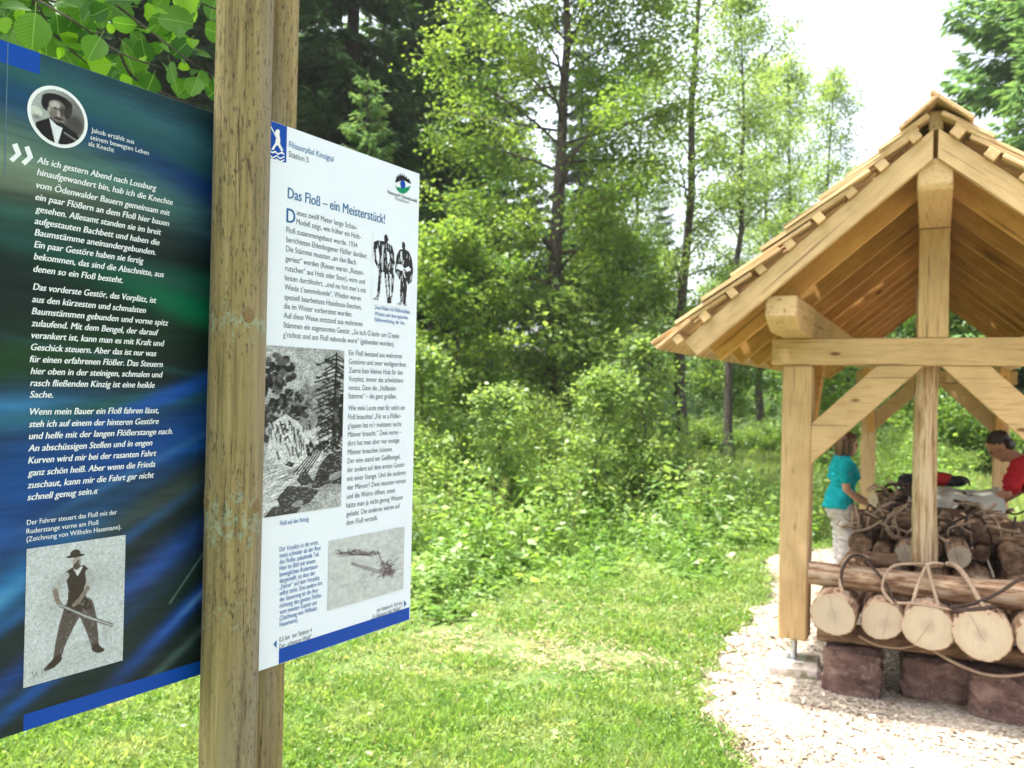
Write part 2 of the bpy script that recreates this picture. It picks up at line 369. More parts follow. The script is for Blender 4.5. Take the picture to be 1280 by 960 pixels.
# ------------------------------------------------------------ the shelter
TF, TB, SX = 5.859, 12.75, .815; SC0 = -.015
def build_shelter():
    T = thing('timber_shelter', W(SC0, (TF+TB)/2, 0), 'open timber framed shelter with shingled gable roof standing over the log raft', 'shelter')
    bv = Vector(tuple(B)); av = Vector(tuple(A)); up = Vector((0, 0, 1))
    post_w = .19
    for t in (TF+post_w/2, TB+post_w/2):
        for sg in (-1, 1):
            s = SC0+sg*SX
            top, bot = 2.105, .255
            M = frame(W(s, t, (top+bot)/2), up, bv)
            p = newobj('post', box_mesh('post', top-bot, post_w, post_w, .012), MT['beam'], T, M)
            rod = cyl('post_foot', W(s, t, .10), W(s, t, .27), .022, MT['steel'], T)
            pl = box_mesh('foot_plate', .16, .16, .012, .002); o = newobj('foot_plate', pl, MT['steel'], T, frame(W(s, t, .108), bv, av))
            ft = box_mesh('footing', .36, .34, .13, .025); bmr(ft, .008, 5)
            newobj('footing', ft, MT['footing'], T, frame(W(s, t, .045), bv, av) @ Matrix.Rotation(.1, 4, 'X') if False else Matrix.Translation(W(s, t, .045)) @ Matrix.Rotation(-PHI+.12, 4, 'Z'))
        # tie beam
        tb = t-post_w/2+.075
        beam_st('tie_beam', W(-1.0, tb, 2.1975), W(.97, tb, 2.1975), .15, .175, MT['beam'], T)
        # king post, up to the ridge purlin
        k = newobj('king_post', box_mesh('king_post', .69, .175, .15, .006), MT['beam'], T, frame(W(SC0, tb+.001, 2.287+.345), up, bv))
        # braces between posts and tie beam, flush with the front
        for sg in (-1, 1):
            si = SC0+sg*(SX-post_w/2)
            poly = [(0, 1.445), (0, 1.713), (.40, 2.108), (.672, 2.108)]
            q = [((si+ -sg*x)*1.0, y) for x, y in poly]
            prism('brace', [(x, y) for x, y in q], .12, MT['beam'], T, W(0, tb-.004, 0), bv, up)
    # wall plates / purlins with carved noses, running the whole length
    t0, t1 = 5.16, 13.45
    def purlin(s, w, top, bot, nose):
        prof = [(t0, top), (t1, top), (t1, bot), (TF+.16, bot), (t0+nose*.55, bot+.004), (t0+.035, bot+(top-bot)*.33), (t0, bot+(top-bot)*.40)]
        o = prism('purlin', [(a-t0, h-bot) for a, h in prof], w, MT['beam'], T, W(s, t0, bot), av, up, .008); return o
    purlin(SC0-SX, .185, 2.50, 2.288, .32); purlin(SC0+SX, .185, 2.50, 2.288, .32)
    prof = [(0, 3.235), (8.29, 3.235), (8.29, 2.98), (.70, 2.98), (.02, 3.06), (0, 3.09)]
    prism('purlin', prof, .18, MT['beam'], T, W(SC0, 5.14, 0), av, up, .008)
    # long braces from posts up to the side purlins
    for sg in (-1, 1):
        for (ta, dr) in ((TF+post_w, 1), (TB, -1)):
            prism('brace', [(0, 1.40), (0, 1.60), (dr*.69, 2.286), (dr*.89, 2.286)], .10, MT['rafter'], T, W(SC0+sg*SX+sg*(-.03), ta, 0), av, up)
    # rafters: plumb cut at the ridge, square cut tips
    poly = [(-.012, 3.392), (-.012, 3.225), (-1.305, 2.138), (-1.39, 2.226)]
    L = math.hypot(1.38, 1.166)
    n = 12
    for i in range(n):
        t = 5.11+.024+.66*i
        for sg in (-1, 1):
            # frame along the rafter so that the grain runs with it
            xd = (bv*sg*1.38 - up*1.166).normalized()*1.0
            yd = up
            M = frame(W(SC0, t, 3.3), xd, yd); Mi = M.inverted()
            loc = [Mi @ W(SC0+sg*(-x), t, h) for x, h in poly]
            bm = bmesh.new(); th = .048
            vs = [bm.verts.new((p.x, p.y, -th/2)) for p in loc]; f = bm.faces.new(vs)
            r = bmesh.ops.extrude_face_region(bm, geom=[f]); bmesh.ops.translate(bm, verts=[v for v in r['geom'] if isinstance(v, bmesh.types.BMVert)], vec=(0, 0, th))
            bmesh.ops.recalc_face_normals(bm, faces=bm.faces[:]); bmesh.ops.bevel(bm, geom=bm.edges[:], offset=.004, segments=1, affect='EDGES')
            me = bpy.data.meshes.new('rafter'); bm.to_mesh(me); bm.free()
            newobj('rafter', me, MT['beam'] if i == 0 else MT['rafter'], T, M)
    # battens and shingles on each slope
    rng = random.Random(5)
    slope = math.atan2(3.60-2.262, 1.575); cs, sn = math.cos(slope), math.sin(slope)
    bh = .055
    sh_meshes = []
    for k in range(8):
        me = box_mesh('shingle', .545,   .118-.005*k, .023, .003)
        bmr(me, .0036, 20+k); me.materials.append(MT['shingle']); sh_meshes.append(me)
    ncol = int((13.3-5.06)/.124); count = 0; restV = []; restF = []
    for sg in (-1, 1):
        down = (bv*sg*cs - up*sn); nrm = (bv*sg*sn + up*cs)
        apex = W(SC0, 5.06, 3.392+.012)               # top line of the rafters at the ridge
        # battens
        for k in range(9):
            u = .115+.215*k
            c = apex + down*u + nrm*(bh/2+.001) + Vector(tuple(A))*(4.14+rng.uniform(-.008, .008))
            newobj('batten', box_mesh('batten', 8.25, bh, .055+rng.uniform(-.004, .008), .003), MT['beam'], T, frame(c, av, nrm))
        for row in range(9):
            u_low = .115+.215*(row)+.16                    # lower end of this course
            for c in range(ncol):
                if c >= 16 and False: continue
                ll = .545; tilt = .135; uc = u_low-ll/2; off = bh+.0138+.0135
                if row == 0: uc = u_low-.15
                if row == 1: uc = u_low-.215
                tt = .062+.124*c + rng.uniform(-.004, .004)
                ctr = apex + down*(uc+rng.uniform(-.02, .02)) + nrm*(off+rng.uniform(-.002, .003)) + av*tt
                d2 = (down*math.cos(tilt) + nrm*math.sin(tilt)).normalized()
                M = frame(ctr, d2, nrm); M = M @ Matrix.Rotation(math.pi/2, 4, 'X')
                me = sh_meshes[rng.randrange(8)]
                if row < 2: M = M @ Matrix.Diagonal((.55 if row == 0 else .79, 1, 1, 1))
                if c < 16:
                    newobj('shingle', me, MT['shingle'], T, M); count += 1
                else:
                    vv = [M @ v.co for v in me.vertices]; b0 = len(restV); restV += vv; restF += [tuple(b0+i for i in p.vertices) for p in me.polygons]
        # eave starter course
        for c in range(ncol):
            ctr = apex + down*(.115+.215*8+.155-.15) + nrm*(bh+.020) + av*(.062+.124*c); M = frame(ctr, down, nrm) @ Matrix.Rotation(math.pi/2, 4, 'X') @ Matrix.Diagonal((.5, 1, 1, 1))
            vv = [M @ v.co for v in sh_meshes[0].vertices]; b0 = len(restV); restV += vv; restF += [tuple(b0+i for i in p.vertices) for p in sh_meshes[0].polygons]
    loc = T.matrix_basis.inverted()
    me = pydata('shingle_courses', [loc @ v for v in restV], restF)
    o = newobj('shingle_courses', me, MT['shingle'], T, T.matrix_basis); o['kind'] = 'stuff'
    beam_st('ridge_batten', W(SC0, 5.16, 3.45), W(SC0, 13.2, 3.45), .075, .11, MT['beam'], T)
    # ridge boards: right slope laps over the left
    for sg, off, ln, lo in ((-1, .098, .24, -.098), (1, .106, .27, -.135)):
        down = (bv*sg*cs - up*sn); nrm = (bv*sg*sn + up*cs); apex = W(SC0, 5.06, 3.404)
        c = apex + down*(lo+ln/2) + nrm*(off+.012) + av*4.12
        newobj('ridge_board', box_mesh('ridge_board', 8.28, .022, ln, .004), MT['shingle'], T, frame(c, av, nrm))
    return T
def cyl(name, p0, p1, r, mat, parent=None, r1=None, seg=14, smooth=True, mats=None):
    p0 = Vector(p0); p1 = Vector(p1); L = (p1-p0).length; r1 = r if r1 is None else r1
    V = []; F = []
    for i, (x, q) in enumerate(((-L/2, r), (L/2, r1))):
        for k in range(seg): a = 2*math.pi*k/seg; V.append((x, q*math.cos(a), q*math.sin(a)))
    for k in range(seg): F.append((k, (k+1) % seg, seg+(k+1) % seg, seg+k))
    F.append(tuple(range(seg))[::-1]); F.append(tuple(range(seg, 2*seg)))
    return newobj(name, pydata(name, V, F), mat, parent, frame((p0+p1)/2, p1-p0, (0, 0, 1) if abs((p1-p0).normalized().z) < .9 else (0, 1, 0)), False)
def bmr(me, amt, seed):
    r = random.Random(seed)
    for v in me.vertices: v.co += Vector((r.uniform(-amt, amt), r.uniform(-amt, amt), r.uniform(-amt, amt)))
SHELTER = build_shelter()

# ------------------------------------------------------------ sandstone blocks
def rough_block(name, L, D, H, seed, mat, amp=.032):
    bm = bmesh.new(); bmesh.ops.create_cube(bm, size=1); bmesh.ops.subdivide_edges(bm, edges=bm.edges[:], cuts=7, use_grid_fill=True)
    from mathutils import noise
    for v in bm.verts:
        c = v.co.copy(); p = Vector((c.x*L, c.y*D, c.z*H))
        # round the arrises
        q = Vector((abs(c.x), abs(c.y), abs(c.z))); e = sorted(q)[1]
        k = 1 - .05*max(0, (e-.40)/.1)
        nz = noise.noise_vector(p*9+Vector((seed, 0, 0)))*amp*.7 + noise.noise_vector(p*30+Vector((seed, 5, 0)))*amp*.6
        v.co = p*k+nz
    me = bpy.data.meshes.new(name); bm.to_mesh(me); bm.free(); return me
blk = [(-.445, 5.79, .345, .30, .285, 0, 'squared red sandstone block under the leftmost front log, beside the shelter post'),
       (.03, 5.92, .385, .26, .265, .05, 'red sandstone block in the middle of the front row below the raft'),
       (.46, 5.80, .48, .34, .275, -.04, 'large dark sandstone block at the right frame edge under the raft'),
       (-.45, 7.9, .34, .3, .28, .1, None), (.40, 7.9, .34, .3, .28, 0, None)]
for i, (s, t, L, D, H, a, lab) in enumerate(blk):
    if lab is None: continue
    o = newobj('sandstone_block', rough_block('sandstone_block', L, D, H, i*7.3, MT['stone']), MT['stone'], None, Matrix.Translation(W(s, t, H/2)) @ Matrix.Rotation(-PHI+a, 4, 'Z'))
    tag(o, lab, 'stone block', 'sandstone blocks carrying the raft')
for i, (s, t) in enumerate(((-.42, 8.0), (.42, 8.0))):
    o = newobj('sandstone_block', rough_block('sandstone_block', .34, .3, .28, 90+i, MT['stone']), MT['stone'], None, Matrix.Translation(W(s, t, .14)) @ Matrix.Rotation(-PHI, 4, 'Z'))
    tag(o, ('sandstone block further back under the left side of the raft', 'sandstone block further back under the right side of the raft')[i], 'stone block', 'sandstone blocks carrying the raft')

# ------------------------------------------------------------ logs
def log(name, p0, p1, r0, r1, parent, seed, mat='logbark', bend=.012, label=None, seg=22, nl=12):
    p0 = Vector(p0); p1 = Vector(p1); L = (p1-p0).length; rg = random.Random(seed)
    V = []; F = []; ph = [rg.uniform(0, 6.28) for _ in range(6)]
    for i in range(nl+1):
        x = -L/2+L*i/nl; f = i/nl; r = r0+(r1-r0)*f
        oy = bend*math.sin(f*3.1+ph[0]); oz = bend*math.sin(f*4+ph[1])
        if i in (0, nl): oy = bend*math.sin(f*3.1+ph[0]); 
        for k in range(seg):
            a = 2*math.pi*k/seg
            rr = r*(1+.035*math.sin(2*a+ph[2])+.025*math.sin(3*a+ph[3]+f*2)+.012*math.sin(7*a+ph[4]+f*9)) + rg.uniform(-.004, .004)*(0 < i < nl)
            V.append((x, oy+rr*math.cos(a), oz+rr*math.sin(a)))
    me_f = []; mi = []
    for i in range(nl):
        for k in range(seg): me_f.append((i*seg+k, i*seg+(k+1) % seg, (i+1)*seg+(k+1) % seg, (i+1)*seg+k)); mi.append(0)
    # sapwood rim and recessed face at both ends
    for i, sgn in ((0, -1), (nl, 1)):
        ring = [i*seg+k for k in range(seg)]; b0 = len(V); cx = -L/2 if i == 0 else L/2
        cy = sum(V[j][1] for j in ring)/seg; cz = sum(V[j][2] for j in ring)/seg
        for j in ring: V.append((cx+sgn*.004, cy+(V[j][1]-cy)*.945, cz+(V[j][2]-cz)*.945))
        inner = list(range(b0, b0+seg))
        for k in range(seg):
            q = (ring[k], ring[(k+1) % seg], inner[(k+1) % seg], inner[k]); me_f.append(q if i else q[::-1]); mi.append(0)
        me_f.append(tuple(inner) if i else tuple(inner)[::-1]); mi.append(1)
    me = pydata(name, V, me_f); me.materials.append(MT[mat]); me.materials.append(MT['logend'])
    me.polygons.foreach_set('material_index', mi)
    me.polygons.foreach_set('use_smooth', [m == 0 for m in mi])
    o = newobj(name, me, None, parent, frame((p0+p1)/2, p1-p0)); 
    if label: o['label'] = label
    return o
def tube(name, pts, r, mat, parent=None, seg=7, sub=5, taper=None, M=None):
    P = [Vector(p) for p in pts]
    # catmull-rom
    Q = []
    for i in range(len(P)-1):
        a = P[max(i-1, 0)]; b = P[i]; c = P[i+1]; d = P[min(i+2, len(P)-1)]
        for k in range(sub):
            t = k/sub; Q.append(.5*((2*b)+(c-a)*t+(2*a-5*b+4*c-d)*t*t+(3*b-a-3*c+d)*t**3))
    Q.append(P[-1]); n = len(Q); V = []; F = []; up = Vector((.13, .2, 1)).normalized()
    o0 = Q[0].copy()
    for i, q in enumerate(Q):
        tg = (Q[min(i+1, n-1)]-Q[max(i-1, 0)]).normalized(); s = tg.cross(up)
        if s.length < .1: s = tg.cross(Vector((1, 0, 0)))
        s.normalize(); u2 = s.cross(tg); f = i/(n-1)
        rr = (r[0]+(r[1]-r[0])*f if isinstance(r, tuple) else r)
        for k in range(seg): a = 2*math.pi*k/seg; V.append(q-o0+s*math.cos(a)*rr+u2*math.sin(a)*rr)
    for i in range(n-1):
        for k in range(seg): F.append((i*seg+k, i*seg+(k+1) % seg, (i+1)*seg+(k+1) % seg, (i+1)*seg+k))
    F.append(tuple(range(seg))[::-1]); F.append(tuple(range((n-1)*seg, n*seg)))
    me = pydata(name, V, F)
    return newobj(name, me, mat, parent, Matrix.Translation(o0), True)

def build_raft():
    R = thing('log_raft', W(0, 6.4, 0), 'raft section of thick debarked logs with sawn ends, lying on sandstone blocks in the shelter', 'log raft')
    front = [(-.540, .567, .139), (-.256, .549, .127), (-.002, .553, .148), (.277, .545, .160), (.585, .555, .150), (.88, .56, .15)]
    for i, (s, h, r) in enumerate(front):
        r *= .95
        log('log', W(s, 5.45+[.0, .05, .02, .0, .03, 0][i], h), W(s*.93+.01, 8.5, h-.01), r, r*.86, R, 10+i)
    # bearers between stones and logs
    log('bearer_log', W(-.66, 5.82, .355), W(1.05, 5.86, .35), .062, .055, R, 31, 'logbark2', label='thin bark-covered bearer log under the big logs')
    log('bearer_log', W(-.66, 8.0, .355), W(1.05, 8.0, .35), .062, .055, R, 32, 'logbark2')
    # cross log lashed over the front
    log('cross_log', W(-.705, 5.70, .755), W(.98, 5.76, .750), .078, .090, R, 33, 'logbark', label='long weathered cross log lashed across the front of the raft')
    # withies binding the cross log to the logs (loops over the top and down)
    def withy(pts, r=.012, m='withy'): return tube('withy', [W(*p) for p in pts], (r*.86, r*.62), MT[m], R)
    withy([(-.49, 5.53, .66), (-.50, 5.57, .80), (-.46, 5.66, .885), (-.40, 5.76, .885), (-.33, 5.66, .84), (-.24, 5.58, .75), (-.20, 5.52, .67)], .013, 'withy_dark')
    withy([(-.485, 5.52, .66), (-.505, 5.56, .76), (-.48, 5.64, .87), (-.43, 5.74, .893), (-.36, 5.8, .87)], .016)
    withy([(-.20, 5.5, .66), (-.265, 5.55, .74), (-.22, 5.6, .86), (-.10, 5.66, .885), (.02, 5.72, .88)], .012)
    withy([(-.10, 5.5, .66), (-.07, 5.56, .78), (-.02, 5.64, .89), (.06, 5.7, .895), (.05, 5.8, .86)], .014)
    withy([(-.03, 5.75, .87), (-.02, 5.62, .88), (.01, 5.56, .78), (.045, 5.49, .67)], .015)
    withy([(-.18, 5.49, .672), (-.05, 5.47, .685), (.12, 5.47, .675)], .011)
    withy([(.09, 5.8, .88), (.14, 5.68, .89), (.20, 5.6, .82), (.25, 5.52, .74), (.30, 5.45, .68)], .021)
    withy([(.10, 5.46, .69), (.22, 5.5, .72), (.34, 5.52, .79), (.46, 5.56, .88), (.60, 5.66, .90), (.7, 5.8, .86)], .014, 'withy_dark')
    withy([(.12, 5.47, .67), (.25, 5.46, .70), (.33, 5.49, .72)], .020, 'withy_dark')
    withy([(.48, 5.5, .69), (.50, 5.58, .82), (.55, 5.68, .89), (.62, 5.78, .88)], .014)
    # slack withy hanging below the logs
    withy([(.0, 5.62, .40), (.12, 5.6, .34), (.30, 5.58, .30), (.48, 5.6, .33), (.62, 5.64, .42)], .013)
    withy([(-.40, 5.62, .41), (-.30, 5.62, .37), (-.16, 5.62, .37), (-.05, 5.64, .41)], .010)
    return R
build_raft()
def build_second():
    R = thing('log_raft', W(0, 7.6, .7), 'upper raft section of thinner logs and cross poles stacked behind the big front logs', 'log raft')
    # ends facing the camera
    def dull(o): o.data.materials[1] = MT['logbark2']; return o
    for i, (s0, t0, h0, s1, t1, r) in enumerate([(-.175, 6.62, .775, -.14, 9.1, .075), (.175, 6.62, .785, .15, 9.1, .078), (-.50, 6.95, .77, -.44, 9, .085), (-.33, 6.85, .75, -.30, 9, .06),
                                               (.52, 6.75, .77, .47, 9, .095), (.335, 7.1, .75, .32, 9, .06), (.0, 7.0, .78, 0, 9, .08)]):
        log('log', W(s0, t0, h0), W(s1, t1, h0+.01), r, r*.85, R, 50+i, ['logbark', 'logbark', 'logbark', 'logbark2', 'logbark2', 'logbark2', 'logbark'][i]) if i < 2 else dull(log('log', W(s0, t0, h0), W(s1, t1, h0+.01), r, r*.85, R, 50+i, 'logbark2'))
    log('short_log', W(-.43, 6.45, .755), W(-.22, 6.47, .755), .052, .05, R, 61, 'logbark2')
    log('cross_log', W(-.56, 7.05, .935), W(-.0, 7.12, .935), .085, .085, R, 63, 'logbark2', label='short split cross log bound with pale withies')
    log('cross_log', W(.06, 7.2, .93), W(.62, 7.15, .905), .085, .092, R, 64, 'logbark2', label='brown cross log whose sawn end points right')
    rg = random.Random(9)
    def withy(pts, r=.012, m='withy'): return tube('withy', [W(*p) for p in pts], (r*.86, r*.62), MT[m], R)
    for k in range(6):                                                     # loops round the left bundle
        s = -.50+.075*k+rg.uniform(-.02, .02); a = rg.uniform(-.06, .08); b_ = rg.uniform(-.05, .09)
        withy([(s, 7.0, .83), (s+a*.4, 6.955, .89), (s+a, 6.955, .97), (s+a+b_, 7.03, 1.04), (s+a+b_, 7.15, 1.03)], .011+.004*rg.random())
    withy([(-.54, 6.93, .86), (-.42, 6.93, .90), (-.30, 6.94, 1.0), (-.2, 6.97, 1.07), (-.1, 7.0, 1.0), (-.12, 6.97, .9)], .013)
    withy([(-.46, 6.92, 1.02), (-.38, 6.93, .98), (-.28, 6.92, .87), (-.2, 6.93, .84)], .014)
    for k in range(64):
        s = rg.uniform(-.52, .60); t = rg.uniform(6.75, 7.6); h = rg.uniform(.86, 1.0); pts = [(s, t, h)]
        for j in range(4):
            s += rg.uniform(-.11, .11); t += rg.uniform(-.07, .07); h = min(max(h+rg.uniform(-.07, .07), .82), 1.09); pts.append((s, t, h))
        withy(pts, rg.uniform(.007, .015), 'withy_dark' if rg.random() < .45 else 'withy')
    for k in range(5):
        s = .12+.10*k+rg.uniform(-.02, .02); a = rg.uniform(-.02, .06)
        withy([(s-a, 7.2, 1.03), (s, 7.10, 1.02), (s+a, 7.06, .93), (s+a*1.4, 7.09, .84), (s+a*1.6, 7.05, .78)], .011, 'withy' if k % 2 else 'withy_dark')
    return R
build_second()
def build_third():
    R = thing('log_raft', W(0, 8.8, .8), 'rearmost stacked raft section with dark tangled withies under the plastic sheet', 'log raft')
    log('log', W(-.47, 8.15, .965), W(-.25, 8.35, .97), .068, .07, R, 71, 'logbark', label='short pale log end sticking out left')
    for i, (s0, s1, t, h, r) in enumerate([(-.42, .5, 8.1, .88, .08), (-.3, .45, 8.3, 1.0, .07), (-.4, .52, 8.6, .93, .08), (-.1, .5, 7.8, .94, .06)]):
        log('log', W(s0, t, h), W(s1, t+.08, h), r, r*.9, R, 80+i, 'logbark2')
    rg = random.Random(4)
    for k in range(46):                                                      # tangle of bark strips and withies
        s = rg.uniform(-.36, .52) if k > 22 else rg.uniform(-.38, -.05); t = rg.uniform(7.6, 8.4); h = 1.0+rg.uniform(-.06, .07)
        pts = [(s, t, h)]
        for j in range(4):
            s += rg.uniform(-.10, .10); t += rg.uniform(-.09, .09); h = min(max(h+rg.uniform(-.06, .07), .93), 1.16 if s < 0 else 1.07); pts.append((s, t, h))
        tube('withy', [W(*p) for p in pts], rg.uniform(.008, .018), MT['withy_dark' if rg.random() < .62 else 'withy'], R, seg=6, sub=4)
    return R
build_third()
# standing pole
def build_pole():
    o = log('debarked_pole', W(-.035, 6.12, .80), W(-.055, 6.10, 2.62), .079, .066, None, 99, 'logbark', bend=.012, seg=26, nl=26)
    t = NT('cracked_debarked_pole_wood'); g = t.noise(t.coord('Object', (1.3, 22, 22)), 2, 6, .65)
    c = t.ramp(g, [(.3, (.14, .075, .035)), (.43, (.40, .25, .13)), (.55, (.60, .46, .30)), (.8, (.66, .54, .39))]); t.col(c); t.rough(.75); t.bump(g, .8, .012)
    o.data.materials[0] = t.m
    tag(o, 'cracked debarked pole standing upright in the middle of the raft below the tie beam', 'pole')
build_pole()

# plastic sheet draped on the stack
def build_sheet():
    V = []; F = []; nx, ny = 34, 22; from_n = __import__('mathutils').noise
    for j in range(ny):
        for i in range(nx):
            s = -.20+.74*i/(nx-1); t = 8.0+.75*j/(ny-1)
            e = max(0, .10-i/(nx-1))*.6
            h = 1.075+.055*from_n.noise(Vector((s*6, t*5, 0)))+.02*from_n.noise(Vector((s*19, t*15, 3)))-e
            if j < 4: h -= (4-j)*.022*(1+.6*math.sin(s*17))
            p = W(s, t+.02*from_n.noise(Vector((s*9, t*9, 7))), h); V.append(p)
    for j in range(ny-1):
        for i in range(nx-1): F.append((j*nx+i, j*nx+i+1, (j+1)*nx+i+1, (j+1)*nx+i))
    t = NT('translucent_plastic_sheet'); t.col((.62, .64, .58)); t.rough(.22); t.b.inputs['Specular IOR Level'].default_value = .6; t.b.inputs['Transmission Weight'].default_value = .25
    o = newobj('plastic_sheet', pydata('plastic_sheet', V, F), t.m, None, None, True)
    sol = o.modifiers.new('thickness', 'SOLIDIFY'); sol.thickness = .002
    tag(o, 'crumpled translucent plastic sheet spread over the rear of the log stack', 'plastic sheet')
build_sheet()
def evalmesh(o, name=None):
    dg = bpy.context.evaluated_depsgraph_get(); me = bpy.data.meshes.new_from_object(o.evaluated_get(dg)); 
    for m in list(o.modifiers): o.modifiers.remove(m)
    old = o.data; o.data = me; me.name = name or o.name; return o
def ico(V, F, c, r, sc=(1, 1, 1), n=2, M=None):
    bm = bmesh.new(); bmesh.ops.create_icosphere(bm, subdivisions=n, radius=1); b0 = len(V)
    for v in bm.verts:
        p = Vector((v.co.x*r*sc[0], v.co.y*r*sc[1], v.co.z*r*sc[2]))
        if M is not None: p = M @ p
        V.append(Vector(c)+p)
    for f in bm.faces: F.append(tuple(b0+v.index for v in f.verts))
    bm.free()
def build_bag():
    T = thing('backpack', W(.02, 8.75, 1.08), 'red and black rucksack lying on the plastic sheet behind the standing pole', 'backpack')
    V = []; F = []; ico(V, F, (0, 0, .065), .1, (1.35, .95, .65), 3)
    nz = __import__('mathutils').noise
    V = [v+nz.noise_vector(v*14)*.012 for v in V]
    M = Matrix.Translation(W(.05, 8.75, 1.08)) @ Matrix.Rotation(-PHI, 4, 'Z')
    newobj('bag_body', pydata('bag_body', V, F), m_plain('red_nylon', (.42, .02, .02), .5), T, M, True)
    V = []; F = []; ico(V, F, (.13, 0, .055), .085, (1.3, 1.0, .62), 3); ico(V, F, (-.10, -.01, .05), .08, (1, .9, .6), 3); ico(V, F, (0, 0, .105), .06, (2.0, .8, .5), 3)
    newobj('bag_flap', pydata('bag_flap', V, F), m_plain('black_nylon', (.015, .015, .018), .5), T, M, True)
    tube('strap', [W(.15, 8.7, 1.17), W(.22, 8.68, 1.19), W(.28, 8.68, 1.17), W(.30, 8.66, 1.11)], .009, m_plain('black_strap', (.02, .02, .022), .6), T)
build_bag()
def build_darkbundle():
    V = []; F = []; nz = __import__('mathutils').noise
    ico(V, F, (0, 0, .05), .1, (1.3, .9, .75), 4); ico(V, F, (.1, .02, .03), .08, (1.2, .9, .7), 3)
    V = [v+nz.noise_vector(v*22)*.02 for v in V]
    o = newobj('jacket', pydata('jacket', V, F), m_plain('dark_cloth', (.018, .015, .02), .8), None, Matrix.Translation(W(-.17, 8.5, 1.08)), True)
    tag(o, 'crumpled black jacket lying on the stack left of the standing pole', 'jacket')
build_darkbundle()

# ============================================================ people
SKIN = m_plain('skin', (.50, .27, .18), .5)
def person_mesh(name, parts, mat, parent, M, voxel=.011, sm=6):
    """parts: ('t', [(p, r), ...]) tapering chains, ('e', c, (rx,ry,rz), rot) ellipsoids, ('l', [(c, rx, ry, rotY)]) lofts"""
    V = []; F = []
    for p in parts:
        if p[0] == 't':
            ch = p[1]
            for (a, ra), (b, rb) in zip(ch[:-1], ch[1:]):
                a = Vector(a); b = Vector(b); d = b-a; n = max(2, int(d.length/(min(ra, rb)*.45))+1)
                for k in range(n+1):
                    f = k/n; ico(V, F, a+d*f, ra+(rb-ra)*f, (1, 1, 1), 2)
        elif p[0] == 'e':
            R = Matrix.Rotation(p[3] if len(p) > 3 else 0, 3, 'Y'); ico(V, F, p[1], 1, p[2], 3, R)
        elif p[0] == 'l':
            seg = 20; b0 = len(V); n = len(p[1])
            for (c, rx, ry, ro) in p[1]:
                R = Matrix.Rotation(ro, 3, 'Y')
                for k in range(seg):
                    a = 2*math.pi*k/seg; V.append(Vector(c)+R @ Vector((rx*math.cos(a), ry*math.sin(a), 0)))
            for i in range(n-1):
                for k in range(seg): F.append((b0+i*seg+k, b0+i*seg+(k+1) % seg, b0+(i+1)*seg+(k+1) % seg, b0+(i+1)*seg+k))
            F.append(tuple(range(b0, b0+seg))[::-1]); F.append(tuple(range(b0+(n-1)*seg, b0+n*seg)))
    me = pydata(name, V, F); o = newobj(name, me, mat, parent, M)
    rm = o.modifiers.new('r', 'REMESH'); rm.mode = 'VOXEL'; rm.voxel_size = voxel; rm.use_smooth_shade = True
    s = o.modifiers.new('s', 'SMOOTH'); s.iterations = sm; s.factor = .5
    evalmesh(o); o.data.materials.clear(); o.data.materials.append(mat)
    o.data.polygons.foreach_set('use_smooth', [True]*len(o.data.polygons))
    if mat.name.split('.')[0].endswith(('cotton', 'cloth', 'hair')):
        from mathutils import noise
        ns = [v.normal.copy() for v in o.data.vertices]
        for v, q in zip(o.data.vertices, ns):
            p = v.co; w = noise.noise(Vector((p.x*7+p.z*9, p.y*7-p.z*5, p.z*13))); v.co = p+q*(.011*(1-abs(w)*3.2)+.004*noise.noise(p*30)) if 'hair' not in mat.name else p+q*.012*noise.noise(Vector((p.x*45, p.y*45, p.z*9)))
        o.data.update()
    return o
def head_parts(c, k=1.0, pitch=0.):
    R = Matrix.Rotation(pitch, 3, 'Y')
    def q(x, y, z): return Vector(c)+R @ Vector((x*k, y*k, z*k))
    return [('e', q(0, 0, .03), (.092*k, .074*k, .10*k), pitch), ('e', q(.022, 0, -.035), (.068*k, .056*k, .08*k), pitch), ('e', q(.058, 0, -.082), (.026*k, .03*k, .024*k), pitch),
            ('t', [(q(.088, 0, .02), .010*k), (q(.104, 0, -.012), .013*k), (q(.096, 0, -.022), .014*k)]), ('e', q(.074, 0, -.05), (.022*k, .028*k, .012*k), pitch),
            ('e', q(.078, 0, .035), (.018*k, .05*k, .012*k), pitch), ('e', q(-.005, .076, -.01), (.018*k, .01*k, .03*k), pitch), ('e', q(-.005, -.076, -.01), (.018*k, .01*k, .03*k), pitch)]
def eyes(c, k, pitch, parent, M):
    R = Matrix.Rotation(pitch, 3, 'Y')
    for sy in (-1, 1):
        V = []; F = []; ico(V, F, (0, 0, 0), .0115*k, (1, 1, 1), 2)
        newobj('eye', pydata('eye', V, F), m_plain('eye_dark', (.03, .02, .015), .2), parent, M @ Matrix.Translation(Vector(c)+R @ Vector((.082*k, sy*.032*k, .012*k))), True)
